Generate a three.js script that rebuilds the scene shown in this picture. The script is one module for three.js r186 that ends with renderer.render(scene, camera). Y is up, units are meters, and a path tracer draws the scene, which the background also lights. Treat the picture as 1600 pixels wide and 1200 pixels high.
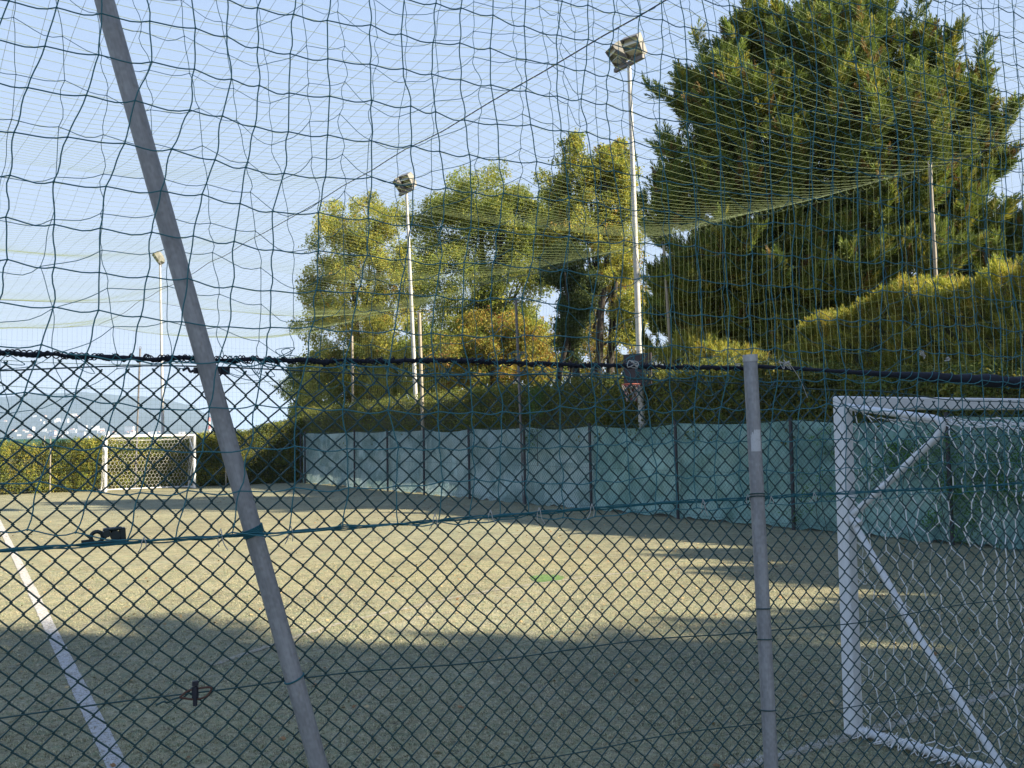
import * as THREE from 'three';
import { mergeGeometries } from 'three/addons/utils/BufferGeometryUtils.js';
import { RoundedBoxGeometry } from 'three/addons/geometries/RoundedBoxGeometry.js';
import { createNoise3D } from 'simplex-noise';

// ---------------------------------------------------------------- camera, sky, sun, exposure
const scene = new THREE.Scene();
const V = (x, y, z) => new THREE.Vector3(x, y, z);
const F = 1500, EYE = 1.82;                       // focal length in pixels of the 1600 x 1200 frame, eye height
const camera = new THREE.PerspectiveCamera(2 * Math.atan(600 / F) * 180 / Math.PI, 4 / 3, 0.05, 20000);
camera.position.set(0, EYE, 0);
camera.rotation.order = 'YXZ';
camera.rotation.set(Math.atan(78.6 / F), 0, -0.0157);
camera.updateMatrixWorld(true);

const EXPOSURE = 3.25;
const SUN = V(0.965, 0, 0.26).normalize().multiplyScalar(Math.cos(0.55)).setY(Math.sin(0.55)).normalize();
const sun = new THREE.DirectionalLight(new THREE.Color().setRGB(1, 0.885, 0.69), 5);
sun.name = 'sun';
sun.position.copy(SUN).multiplyScalar(80).add(V(0, 0, -18));
sun.target.position.set(0, 0, -18);
sun.castShadow = true;
sun.shadow.mapSize.set(4096, 4096);
Object.assign(sun.shadow.camera, { left: -40, right: 40, top: 40, bottom: -40, near: 1, far: 200 });
sun.shadow.radius = 1.2;
scene.add(sun, sun.target);
{ // clear autumn sky: pale at the horizon, bluer above, whiter towards the sun
  const W = 512, H = 256, data = new Float32Array(W * H * 4), d = V(0, 0, 0), lin = (a, b, t) => a + (b - a) * t;
  const hor = [0.83, 0.905, 1.0], mid = [0.49, 0.665, 0.955], top = [0.27, 0.47, 0.98];
  for (let j = 0; j < H; j++) for (let i = 0; i < W; i++) {
    const el = ((j + 0.5) / H - 0.5) * Math.PI, az = ((i + 0.5) / W - 0.5) * 2 * Math.PI;
    d.set(Math.cos(el) * Math.cos(az), Math.sin(el), Math.cos(el) * Math.sin(az));
    const y = Math.max(0, d.y), g = Math.pow(Math.max(0, d.dot(SUN)), 3) * 0.5, o = (j * W + i) * 4;
    const t1 = 1 - Math.exp(-y * 5.5), t2 = THREE.MathUtils.smoothstep(y, 0.3, 1);
    for (let c = 0; c < 3; c++) {
      let v = lin(lin(hor[c], mid[c], t1), top[c], t2);
      v = lin(v, [1.0, 1.02, 1.05][c], g);
      data[o + c] = v / EXPOSURE * (d.y < 0 ? 0.6 : 1);
    }
    data[o + 3] = 1;
  }
  const t = new THREE.DataTexture(data, W, H, THREE.RGBAFormat, THREE.FloatType);
  t.mapping = THREE.EquirectangularReflectionMapping; t.magFilter = t.minFilter = THREE.LinearFilter; t.needsUpdate = true;
  scene.background = t; scene.environment = t;
}
const renderer = new THREE.WebGLRenderer({ antialias: true });
renderer.toneMapping = THREE.LinearToneMapping;
renderer.toneMappingExposure = EXPOSURE;
renderer.shadowMap.enabled = true;

// ---------------------------------------------------------------- helpers
function rng(seed) { let s = seed | 0; return () => { s = (s + 0x6d2b79f5) | 0; let t = Math.imul(s ^ (s >>> 15), 1 | s); t = (t + Math.imul(t ^ (t >>> 7), 61 | t)) ^ t; return ((t ^ (t >>> 14)) >>> 0) / 4294967296; }; }
const n3 = createNoise3D(rng(5));
const clamp = (x, a = 0, b = 1) => Math.min(b, Math.max(a, x)), lerp = THREE.MathUtils.lerp, smooth = THREE.MathUtils.smoothstep;
const used = {};
function numbered(name) { const n = used[name] = (used[name] ?? -1) + 1; return n ? name + '_' + String(n).padStart(3, '0') : name; }
function tag(o, label, category, group, kind) { o.userData = { label, category }; if (group) o.userData.group = group; if (kind) o.userData.kind = kind; return o; }
function thing(name, label, category, group, pos = [0, 0, 0], turn = 0) {
  const o = new THREE.Group(); o.name = numbered(name); o.position.set(...pos); o.rotation.y = turn; scene.add(o);
  return tag(o, label, category, group);
}
function copy(o, label, pos, turn) { const c = o.clone(); c.name = numbered(o.name.replace(/_\d{3}$/, '')); c.userData = { ...o.userData, label }; if (pos) c.position.set(...pos); if (turn !== undefined) c.rotation.y = turn; scene.add(c); return c; }
function part(name, geo, mat, parent) { const m = new THREE.Mesh(geo, mat); m.name = name; m.castShadow = m.receiveShadow = true; (parent ?? scene).add(m); return m; }
function struct(name, geo, mat, label) { const m = part(name, geo, mat); m.name = numbered(name); m.userData = { kind: 'structure', label }; return m; }
// rays of the lens, to find where things of the photograph stand
const rayOf = (px, py) => V((px - 800) / F, -(py - 600) / F, -1).applyQuaternion(camera.quaternion).normalize();
const ground = (px, py, y = 0) => { const r = rayOf(px, py), t = (y - EYE) / r.y; return V(r.x * t, y, r.z * t); };
const onPlane = (px, py, p0, n) => { const r = rayOf(px, py), c = camera.position, t = p0.clone().sub(c).dot(n) / r.dot(n); return r.multiplyScalar(t).add(c); };
const at = (px, py, depth) => { const r = rayOf(px, py); return r.multiplyScalar(depth / -r.z).add(camera.position); };

// strands, wires, ropes and bars: tubes gathered into one geometry
class Tubes {
  constructor() { this.p = []; this.n = []; this.u = []; this.i = []; }
  add(pts, r, sides = 4, caps = false) {
    const N = pts.length, t = V(0, 0, 0), nn = V(0, 1, 0), b = V(0, 0, 0), first = this.p.length / 3; let len = 0;
    for (let k = 0; k < N; k++) {
      t.subVectors(pts[Math.min(N - 1, k + 1)], pts[Math.max(0, k - 1)]); if (t.lengthSq() < 1e-14) t.set(0, 1, 0); t.normalize();
      if (k === 0) { nn.set(0, 1, 0); if (Math.abs(t.y) > 0.8) nn.set(1, 0, 0); }
      nn.addScaledVector(t, -nn.dot(t)).normalize(); b.crossVectors(t, nn);
      if (k) len += pts[k].distanceTo(pts[k - 1]);
      const rr = typeof r === 'function' ? r(k / (N - 1)) : r;
      for (let s = 0; s <= sides; s++) {
        const a = s / sides * 2 * Math.PI, c = Math.cos(a), d = Math.sin(a), x = nn.x * c + b.x * d, y = nn.y * c + b.y * d, z = nn.z * c + b.z * d;
        this.p.push(pts[k].x + x * rr, pts[k].y + y * rr, pts[k].z + z * rr); this.n.push(x, y, z); this.u.push(s / sides * 2 * Math.PI * rr, len);
      }
      if (k) for (let s = 0; s < sides; s++) { const q = first + k * (sides + 1) + s, w = q - sides - 1; this.i.push(w, w + 1, q, w + 1, q + 1, q); }
    }
    if (caps) for (const e of [0, N - 1]) {
      const c = this.p.length / 3, q = first + e * (sides + 1), sg = e ? 1 : -1;
      t.subVectors(pts[e ? N - 1 : 0], pts[e ? N - 2 : 1]).normalize();
      this.p.push(pts[e].x, pts[e].y, pts[e].z); this.n.push(t.x, t.y, t.z); this.u.push(0, 0);
      for (let s = 0; s <= sides; s++) { this.p.push(this.p[(q + s) * 3], this.p[(q + s) * 3 + 1], this.p[(q + s) * 3 + 2]); this.n.push(t.x, t.y, t.z); this.u.push(0, 0); }
      for (let s = 0; s < sides; s++) sg > 0 ? this.i.push(c, c + 1 + s, c + 2 + s) : this.i.push(c, c + 2 + s, c + 1 + s);
    }
    return this;
  }
  knot(p, r) { // a small octahedron where strands are tied
    const b = this.p.length / 3;
    for (const [x, y, z] of [[1, 0, 0], [-1, 0, 0], [0, 1, 0], [0, -1, 0], [0, 0, 1], [0, 0, -1]]) { this.p.push(p.x + x * r, p.y + y * r, p.z + z * r); this.n.push(x, y, z); this.u.push(0, 0); }
    for (const [x, y, z] of [[0, 2, 4], [2, 1, 4], [1, 3, 4], [3, 0, 4], [2, 0, 5], [1, 2, 5], [3, 1, 5], [0, 3, 5]]) this.i.push(b + x, b + y, b + z);
  }
  geo() {
    const g = new THREE.BufferGeometry();
    g.setAttribute('position', new THREE.Float32BufferAttribute(this.p, 3)); g.setAttribute('normal', new THREE.Float32BufferAttribute(this.n, 3));
    g.setAttribute('uv', new THREE.Float32BufferAttribute(this.u, 2)); g.setIndex(this.i); return g;
  }
}
const tube = (pts, r, sides = 12, caps = true) => new Tubes().add(pts, r, sides, caps).geo();
const spline = (pts, n) => new THREE.CatmullRomCurve3(pts).getPoints(n);
const box = (w, h, d, x = 0, y = 0, z = 0) => new THREE.BoxGeometry(w, h, d).translate(x, y, z);
function merge(list) { return mergeGeometries(list.map((g) => (g.index ? g.toNonIndexed() : g))); }

// ---------------------------------------------------------------- materials
function tex(w, h, fn, srgb = true) { // fn(x, y) -> linear rgb, 0..1
  const d = new Uint8Array(w * h * 4), enc = (x) => { x = clamp(x); return Math.round(255 * (srgb ? (x <= 0.0031308 ? 12.92 * x : 1.055 * Math.pow(x, 1 / 2.4) - 0.055) : x)); };
  for (let j = 0; j < h; j++) for (let i = 0; i < w; i++) { const c = fn(i, j), o = (j * w + i) * 4; d[o] = enc(c[0]); d[o + 1] = enc(c[1]); d[o + 2] = enc(c[2]); d[o + 3] = 255; }
  const t = new THREE.DataTexture(d, w, h); t.wrapS = t.wrapT = THREE.RepeatWrapping; t.magFilter = THREE.LinearFilter; t.minFilter = THREE.LinearMipmapLinearFilter; t.generateMipmaps = true;
  if (srgb) t.colorSpace = THREE.SRGBColorSpace; t.needsUpdate = true; return t;
}
// noise that repeats without a seam: value noise on a wrapped lattice
function wrapNoise(seed) { const R = rng(seed), T = new Float32Array(65536).map(() => R()); return (x, y, p) => { const xi = Math.floor(x), yi = Math.floor(y), f = x - xi, g = y - yi, u = f * f * (3 - 2 * f), v = g * g * (3 - 2 * g), q = (a, b) => T[((((a % p) + p) % p) * 251 + (((b % p) + p) % p) * 7919 + seed * 13) & 65535]; return lerp(lerp(q(xi, yi), q(xi + 1, yi), u), lerp(q(xi, yi + 1), q(xi + 1, yi + 1), u), v); }; }
const wn = wrapNoise(3), wn2 = wrapNoise(8), wn3 = wrapNoise(21);
const std = (r, g, b, rough = 0.8, o = {}) => new THREE.MeshStandardMaterial({ color: new THREE.Color().setRGB(r, g, b), roughness: rough, ...o });
const turfTex = tex(1024, 1024, (x, y) => { // 3.2 m square
  const a = wn(x / 2, y / 3, 512), b = wn2(x / 9, y / 12, 113), c = wn3(x / 64, y / 64, 16), e = wn(x / 1.3 + 7, y / 1.3, 787);
  let k = 0.55 + 0.44 * a + 0.22 * (e - 0.5) + 0.24 * (b - 0.5) + 0.2 * (c - 0.5);
  const speck = wn2(x / 2.6 + 50, y / 2.6, 393) * 0.62 + wn3(x / 16, y / 16, 64) * 0.45; k *= lerp(1, 0.38, smooth(speck, 0.70, 0.86));
  const green = smooth(wn3(x / 24 + 9, y / 20, 42) * 0.6 + 0.4 * e, 0.45, 0.8), sand = 0.6 * smooth(wn2(x / 40, y / 34, 25) * 0.6 + wn(x / 7, y / 7, 146) * 0.4, 0.52, 0.78);
  return [lerp(lerp(0.262, 0.192, green), 0.32, sand) * k, lerp(lerp(0.238, 0.212, green), 0.298, sand) * k, lerp(lerp(0.132, 0.118, green), 0.195, sand) * k];
});
const turfBump = tex(512, 512, (x, y) => { const a = wn(x / 1.5, y / 2, 341) * 0.7 + wn2(x / 6, y / 6, 85) * 0.3; return [a, a, a]; }, false);
const M = {};
M.turf = new THREE.MeshStandardMaterial({ map: turfTex, roughness: 0.95, vertexColors: true, bumpMap: turfBump, bumpScale: 0.012 });
M.soil = std(0.11, 0.10, 0.065, 1, { map: tex(256, 256, (x, y) => { const k = 0.6 + 0.5 * wn(x / 3, y / 3, 85) + 0.3 * (wn2(x / 20, y / 20, 13) - 0.5); return [k, k, k]; }) });
const lineTex = tex(512, 512, (x, y) => { const k = wn(x / 2, y / 2, 256) * 0.5 + wn2(x / 8, y / 8, 64) * 0.5, w = smooth(k, 0.25, 0.5); return [lerp(0.24, 0.46, w), lerp(0.22, 0.445, w), lerp(0.15, 0.43, w)]; });
M.line = new THREE.MeshStandardMaterial({ map: lineTex, roughness: 0.95, bumpMap: turfBump, bumpScale: 0.01 });
M.lineWorn = new THREE.MeshStandardMaterial({ map: tex(512, 512, (x, y) => { const k = wn(x / 2, y / 2, 256) * 0.5 + wn2(x / 10, y / 10, 51) * 0.5, w = smooth(k, 0.35, 0.7); return [lerp(0.21, 0.34, w), lerp(0.19, 0.315, w), lerp(0.12, 0.26, w)]; }), roughness: 0.95, bumpMap: turfBump, bumpScale: 0.01 });
M.greenPatch = new THREE.MeshStandardMaterial({ map: turfTex, color: new THREE.Color().setRGB(0.46, 0.90, 0.36), roughness: 0.95, bumpMap: turfBump, bumpScale: 0.01 });
const galvTex = tex(256, 512, (x, y) => { const k = 0.82 + 0.22 * (wn(x / 5, y / 5, 51) - 0.5) + 0.22 * (wn2(x / 24, y / 60, 10) - 0.5) + 0.12 * (wn3(x / 2, y / 90, 128) - 0.5), r = 0.35 * smooth(wn3(x / 4, y / 6, 64), 0.8, 0.95); return [lerp(k, 0.7, r), lerp(k, 0.6, r), lerp(k, 0.52, r)]; });
galvTex.repeat.set(3, 1);
M.galv = std(0.37, 0.37, 0.375, 0.55, { metalness: 0.15, map: galvTex });
M.galvDark = std(0.17, 0.16, 0.16, 0.6, { map: galvTex });
M.galvPale = std(0.52, 0.51, 0.49, 0.5, { map: galvTex });
M.postDark = std(0.035, 0.035, 0.04, 0.7);
M.white = std(0.74, 0.74, 0.73, 0.45, { map: tex(256, 512, (x, y) => { const k = 0.93 + 0.12 * (wn(x / 9, y / 16, 28) - 0.5), s = 0.4 * smooth(wn2(x / 4, y / 5, 64) * 0.7 + wn3(x / 30, y / 40, 8) * 0.3, 0.74, 0.9); return [lerp(k, 0.6, s), lerp(k, 0.52, s), lerp(k, 0.45, s)]; }) });
M.whiteNet = std(0.76, 0.74, 0.70, 0.9);
M.wire = std(0.012, 0.058, 0.060, 0.45);
M.net = std(0.034, 0.155, 0.18, 0.75);
M.netFine = std(0.035, 0.12, 0.12, 0.8);
M.roofNet = std(0.15, 0.19, 0.075, 0.85);
M.farNet = std(0.05, 0.085, 0.08, 0.85);
M.rope = std(0.015, 0.115, 0.14, 0.8);
M.bundle = std(0.009, 0.013, 0.024, 0.9);
M.tie = std(0.46, 0.45, 0.42, 0.6);
M.greenSteel = std(0.010, 0.022, 0.022, 0.5);
M.blackSteel = std(0.016, 0.018, 0.03, 0.5);
M.rust = std(0.10, 0.05, 0.035, 0.8);
M.bark = std(0.04, 0.032, 0.026, 1, { map: tex(128, 256, (x, y) => { const k = 0.5 + 0.9 * wn(x / 3, y / 14, 42); return [k, k, k]; }) });
M.barkRed = std(0.10, 0.055, 0.035, 1);

// ---------------------------------------------------------------- the lay of the place
const A = ground(475, 755), B = ground(1600, 862);                     // the screened side fence, far corner and where it leaves the frame
const aDir = A.clone().sub(B).setY(0).normalize();                     // along the pitch, away from the viewer
const nDir = V(aDir.z, 0, -aDir.x).multiplyScalar(1);                  // from the side fence into the pitch
if (nDir.x > 0) nDir.negate();
const L = A.distanceTo(B);
const sOf = (p) => p.clone().sub(B).dot(aDir), wOf = (p) => p.clone().sub(B).dot(nDir);
const P = (s, w, y = 0) => B.clone().addScaledVector(aDir, s).addScaledVector(nDir, w).setY(y);
const sWall = (px) => { const n = V(nDir.x, 0, nDir.z); return sOf(onPlane(px, 760, B, n)); };   // where an upright seen at px meets the side fence
const turnTo = (x) => Math.atan2(-x.z, x.x);                           // turn that lays local +X along x
const S0 = sOf(V(0, 0, 0));
// the near fence, in front of the viewer
const th = Math.atan(0.369 * F / 1178 * 1), fu = V(Math.cos(Math.atan(F / 3192)), 0, -Math.sin(Math.atan(F / 3192))), fn = V(-fu.z, 0, fu.x).multiplyScalar(1);
if (fn.z < 0) fn.negate();                                             // towards the viewer
const f0 = fn.clone().multiplyScalar(-2.77);
const FP = (u, h, out = 0) => f0.clone().addScaledVector(fu, u).addScaledVector(fn, out).setY(h);
const onFence = (px, py, out = 0) => { const p = onPlane(px, py, FP(0, 0, out), fn), q = p.clone().sub(f0); return { u: q.dot(fu), h: p.y, p }; };
const uOf = (px) => onFence(px, 690).u;
const FH = 2.05;

// ---------------------------------------------------------------- ground, pitch, markings
{
  const g = new THREE.RingGeometry(0.01, 9000, 48, 24); g.rotateX(-Math.PI / 2);
  const uv = g.attributes.uv, p = g.attributes.position; for (let i = 0; i < p.count; i++) uv.setXY(i, p.getX(i) / 1.5, p.getZ(i) / 1.5);
  const m = struct('ground', g, M.soil, 'bare brown soil around the pitch and out to the horizon'); m.position.y = -0.012;
}
{ // artificial turf sheet with worn and greener areas
  const s0 = S0 - 1.5, s1 = L + 0.9, w0 = -0.25, w1 = 19, ns = 150, nw = 80, pos = [], uv = [], col = [], idx = [];
  for (let i = 0; i <= ns; i++) for (let j = 0; j <= nw; j++) {
    const q = P(lerp(s0, s1, i / ns), lerp(w0, w1, j / nw), 0), scuff = smooth(n3(q.x * 0.33 + 4, 2, q.z * 0.33), 0.25, 0.75) * (0.6 + 0.4 * n3(q.x * 1.3, 4, q.z * 1.3));
    pos.push(q.x, 0, q.z); uv.push(q.x / 3.2, q.z / 3.2);
    const a = n3(q.x * 0.16, 1, q.z * 0.16), b = n3(q.x * 0.55, 7, q.z * 0.55), c = n3(q.x * 0.09, 13, q.z * 0.09), k = 1 + 0.13 * a + 0.11 * b;
    col.push(k * (1 + 0.05 * c + 0.10 * scuff), k * (1 + 0.07 * scuff), k * (1 - 0.06 * c + 0.12 * scuff));
    if (i && j) { const r = nw + 1, o = i * r + j; idx.push(o - r - 1, o - r, o, o - r - 1, o, o - 1); }
  }
  const g = new THREE.BufferGeometry(); g.setAttribute('position', new THREE.Float32BufferAttribute(pos, 3)); g.setAttribute('uv', new THREE.Float32BufferAttribute(uv, 2)); g.setAttribute('color', new THREE.Float32BufferAttribute(col, 3)); g.setIndex(idx); g.computeVertexNormals();
  if (g.attributes.normal.getY(0) < 0) { for (let k = 0; k < idx.length; k += 3) [idx[k], idx[k + 1]] = [idx[k + 1], idx[k]]; g.setIndex(idx); g.computeVertexNormals(); }
  struct('artificial_turf', g, M.turf, 'khaki green artificial turf of the small pitch, worn in places');
}
function ribbon(pts, w, y = 0.004) { // a painted line along pts
  const p = [], uv = [], idx = [], R = rng(99); let len = 0;
  for (let k = 0; k < pts.length; k++) {
    const t = pts[Math.min(pts.length - 1, k + 1)].clone().sub(pts[Math.max(0, k - 1)]).setY(0).normalize(), s = V(-t.z, 0, t.x);
    if (k) len += pts[k].distanceTo(pts[k - 1]);
    for (const e of [-1, 1]) { const q = pts[k].clone().addScaledVector(s, e * w * (0.5 + 0.07 * (R() - 0.5))); p.push(q.x, y, q.z); uv.push(q.x / 1.1, q.z / 1.1); }
    if (k) { const o = k * 2; idx.push(o - 2, o - 1, o, o - 1, o + 1, o); }
  }
  const g = new THREE.BufferGeometry(); g.setAttribute('position', new THREE.Float32BufferAttribute(p, 3)); g.setAttribute('uv', new THREE.Float32BufferAttribute(uv, 2)); g.setIndex(idx); g.computeVertexNormals(); return g;
}
const straight = (p, q, n) => Array.from({ length: n + 1 }, (_, k) => p.clone().lerp(q, k / n));
const goalBase = ground(1341, 1146), goalS = sOf(goalBase), goalW = wOf(goalBase) - 1.5;   // near goal line and its centre
const farGoalL = ground(167, 769), farS = sOf(farGoalL), farW = wOf(farGoalL) - 1.5;
const sideW = wOf(ground(92, 1005)), side2 = ground(5, 830), side1 = ground(184, 1200);
{
  const d = side2.clone().sub(side1).normalize();
  struct('pitch_line', ribbon(straight(side1.clone().addScaledVector(d, -1.5), side1.clone().addScaledVector(d, 30), 180), 0.108), M.line, 'broad white side line running away along the left of the pitch');
  const e = ground(1350, 1146), f = ground(1160, 1200), gd = f.clone().sub(e).normalize();
  struct('pitch_line', ribbon(straight(e.clone().addScaledVector(gd, -3.2), e.clone().addScaledVector(gd, 6.0), 90), 0.085, 0.0045), M.lineWorn, 'white goal line under the near goal');
  const arc = spline([ground(330, 1040), ground(420, 1010), ground(530, 975), ground(640, 950), ground(740, 928), ground(850, 911), ground(960, 897), ground(1060, 888)], 90);
  struct('pitch_line', ribbon(arc, 0.075, 0.005), M.lineWorn, 'faint worn line of the goal area bending across the sunny turf');
  const pp = ground(853, 904), pg = new THREE.CircleGeometry(0.5, 26); const q = pg.attributes.position;
  for (let i = 1; i < q.count; i++) { const a = Math.atan2(q.getY(i), q.getX(i)), k = 1 + 0.25 * n3(Math.cos(a) * 1.3, Math.sin(a) * 1.3, 3); q.setXY(i, q.getX(i) * k * 0.42, q.getY(i) * k * 0.62); }
  pg.rotateX(-Math.PI / 2); const uvp = pg.attributes.uv; for (let i = 0; i < q.count; i++) uvp.setXY(i, q.getX(i) / 3.2, q.getZ(i) / 3.2);
  const pm = struct('turf_patch', pg, M.greenPatch, 'bright green repair patch in the turf beside the worn line'); pm.position.set(pp.x, 0.008, pp.z);
}
{ // dry leaves and litter on the turf
  const R = rng(31), g = new THREE.PlaneGeometry(0.03, 0.02, 2, 1); const q = g.attributes.position; q.setZ(1, 0.006); q.setZ(4, 0.007); g.rotateX(-Math.PI / 2); g.computeVertexNormals();
  const N = 2600, m = new THREE.InstancedMesh(g, std(1, 1, 1, 0.9, { side: THREE.DoubleSide }), N), o = new THREE.Object3D(), c = new THREE.Color();
  for (let i = 0; i < N; i++) {
    const near = R() < 0.5, w = near ? Math.pow(R(), 1.6) * 6 : R() * 14, s = lerp(S0 + 2.5, L * 0.8, Math.pow(R(), 1.5)), p = P(s, w + 0.15, 0.004 + 0.012 * R());
    o.position.copy(p); o.rotation.set((R() - 0.5) * 0.9, R() * 6.3, (R() - 0.5) * 0.9); o.scale.setScalar(0.5 + R() * 1.0); o.updateMatrix(); m.setMatrixAt(i, o.matrix);
    const k = 0.6 + 0.7 * R(); m.setColorAt(i, R() < 0.75 ? c.setRGB(0.34 * k, 0.25 * k, 0.12 * k) : c.setRGB(0.22 * k, 0.12 * k, 0.05 * k));
  }
  m.name = 'fallen_leaves'; m.castShadow = m.receiveShadow = true; tag(m, 'dry tan leaves scattered over the turf', 'fallen leaves', null, 'stuff'); scene.add(m);
}

const sideLine = { a: side1, d: side2.clone().sub(side1).setY(0).normalize(), distanceToPoint(p) { const v = p.clone().sub(this.a).setY(0); return v.addScaledVector(this.d, -v.dot(this.d)).length(); } };
{ // the turf's upright fibres where the eye can still tell them
  const R = rng(47), p = [], idx = []; for (let k = 0; k < 5; k++) { const a = R() * 6.3, x = (R() - 0.5) * 0.03, z = (R() - 0.5) * 0.03, h = 0.006 + 0.009 * R(), b = p.length / 3, lx = Math.cos(a) * 0.012, lz = Math.sin(a) * 0.012; p.push(x - lz * 0.2, 0, z + lx * 0.2, x + lz * 0.2, 0, z - lx * 0.2, x + lx, h, z + lz); idx.push(b, b + 1, b + 2); }
  const g = new THREE.BufferGeometry(); g.setAttribute('position', new THREE.Float32BufferAttribute(p, 3)); g.setIndex(idx); const h = g.toNonIndexed(); h.computeVertexNormals();
  const N = 60000, m = new THREE.InstancedMesh(h, std(1, 1, 1, 0.9, { side: THREE.DoubleSide }), N), o = new THREE.Object3D(), c = new THREE.Color();
  for (let i = 0; i < N; i++) {
    let x, z, q; do { z = -lerp(4.6, 14, Math.pow(R(), 1.3)); x = (R() * 2 - 1) * 0.62 * -z; q = wOf(V(x, 0, z)); } while (q < 0.1 || n3(x * 1.1, 3, z * 1.1) + 0.5 * n3(x * 4, 5, z * 4) < -0.75 + 1.3 * (R() - 0.5));
    o.position.set(x, 0.001, z); o.rotation.set(0, R() * 6.3, 0); o.scale.setScalar(0.7 + 0.6 * R()); o.updateMatrix(); m.setMatrixAt(i, o.matrix);
    const k = 0.95 + 0.6 * R(), v = R(); sideLine.distanceToPoint(o.position) < 0.052 || Math.abs(sOf(o.position) - goalS) < 0.04 ? c.setRGB(0.42 * k, 0.40 * k, 0.36 * k) : v < 0.55 ? c.setRGB(0.27 * k, 0.26 * k, 0.15 * k) : v < 0.85 ? c.setRGB(0.33 * k, 0.29 * k, 0.185 * k) : c.setRGB(0.14 * k, 0.17 * k, 0.095 * k); m.setColorAt(i, c);
  }
  m.name = 'turf_fibres'; m.castShadow = m.receiveShadow = true; tag(m, 'short worn turf fibres standing on the near half of the pitch', 'turf', null, 'stuff'); scene.add(m);
}

// ---------------------------------------------------------------- mountain and town in the haze
{
  const ridge = [[-500, 640], [-300, 628], [-120, 622], [0, 619], [60, 613], [130, 612], [200, 617], [250, 621], [300, 632], [330, 650], [352, 668], [385, 680], [450, 684], [620, 686], [900, 684], [1300, 668], [1800, 640], [2600, 600]].map(([x, y]) => at(x, y, 4200));
  const crest = (x) => { let k = 0; while (k < ridge.length - 2 && ridge[k + 1].x < x) k++; const t = clamp((x - ridge[k].x) / (ridge[k + 1].x - ridge[k].x)); return lerp(ridge[k].y, ridge[k + 1].y, t * t * (3 - 2 * t)); };
  const x0 = ridge[0].x, x1 = ridge[ridge.length - 1].x;
  const height = (x, t) => { const c = crest(x * (1 + 0.0)), r = t < 0.62 ? Math.pow(t / 0.62, 1.5) : 1 - 0.5 * Math.pow((t - 0.62) / 0.38, 2); return Math.max(-4, c * r * (1 + 0.16 * n3(x / 420, t * 6, 2) * (1 - Math.abs(t - 0.62)) * (t < 0.6 ? 1 : 0)) - 3 + 6 * n3(x / 130, t * 14, 5) * t); };
  const depthOf = (t) => 2300 + t * 3065, nx = 220, nt = 50, g = new THREE.PlaneGeometry(1, 1, nx, nt), q = g.attributes.position;
  for (let j = 0; j <= nt; j++) for (let i = 0; i <= nx; i++) { const d = depthOf(j / nt), x = lerp(x0, x1, i / nx); q.setXYZ(j * (nx + 1) + i, x * d / 4200, height(x, j / nt), -d); }
  g.computeVertexNormals();
  struct('mountain', g, std(0.035, 0.05, 0.042, 1, { side: THREE.DoubleSide }), 'hazy blue mountain ridge far beyond the pitch on the left');
  // the town at its foot
  const R = rng(77), wallM = [std(0.62, 0.60, 0.57, 0.8), std(0.55, 0.49, 0.43, 0.8), std(0.5, 0.52, 0.54, 0.8)], roofM = std(0.45, 0.22, 0.15, 0.9), winM = std(0.12, 0.14, 0.17, 0.3);
  const models = [0, 1, 2].map((k) => { // parts of three house types
    const w = [26, 18, 34][k], h = [14, 9, 20][k], d = 14, roof = k === 1 ? new THREE.ConeGeometry(w * 0.72, 5, 4).rotateY(Math.PI / 4).translate(0, h + 2.5, 0) : box(w + 1, 1.2, d + 1, 0, h + 0.6, 0), win = [];
    for (let f = 0; f < h / 3.2 - 0.5; f++) for (let c = 0; c < w / 5 - 1; c++) win.push(box(1.8, 1.6, 0.4, -w / 2 + 3.5 + c * 5, 1.8 + f * 3.2, d / 2 + 0.05));
    return { wall: box(w, h, d, 0, h / 2, 0), roof, win: merge(win) };
  });
  const spots = []; for (let k = 0; k < 46; k++) { const band = R(); spots.push(band < 0.6 ? [20 + R() * 230, 672 + R() * 14] : band < 0.85 ? [R() * 150, 650 + R() * 20] : [250 + R() * 150, 676 + R() * 9]); }
  spots.push([327, 672], [322, 680], [335, 682], [350, 682], [312, 683]);
  spots.forEach(([px, py], k) => {
    let best = null; for (let t = 0.0; t < 0.6; t += 0.004) { const d = depthOf(t), r = at(px, py, d), x = r.x * 4200 / d; if (height(x, t) >= r.y) { best = V(r.x, height(x, t), -d); break; } }
    if (!best) best = at(px, 688, 2320).setY(-4);
    const md = models[k % 3], h = thing('town_house', 'tiny pale house of the far town below the mountain', 'house', 'white houses of the far town', [best.x, best.y - 1, best.z], (R() - 0.5) * 1.2);
    part('wall', md.wall, wallM[(k * 7) % 3], h); part('roof', md.roof, k % 3 === 1 ? roofM : wallM[1], h); part('window', md.win, winM, h).userData.kind = 'stuff';
    h.scale.setScalar(0.35 + R() * 0.4);
  });
  const tw = at(327, 690, 1500), t = thing('chimney_tower', 'slim pale red and white tower in the far town beside the leaning pipe', 'tower', null, [tw.x, -2, tw.z]);
  const sh = [std(0.7, 0.66, 0.62), std(0.5, 0.12, 0.08)];
  for (let k = 0; k < 6; k++) part('shaft_ring', new THREE.CylinderGeometry(2.4 - k * 0.18, 2.58 - k * 0.18, 6.2, 14).translate(0, 3.1 + k * 6.2, 0), sh[k % 2], t);
}
scene.fog = new THREE.FogExp2(new THREE.Color().setRGB(0.52, 0.72, 1.0), 0.00014);

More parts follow.
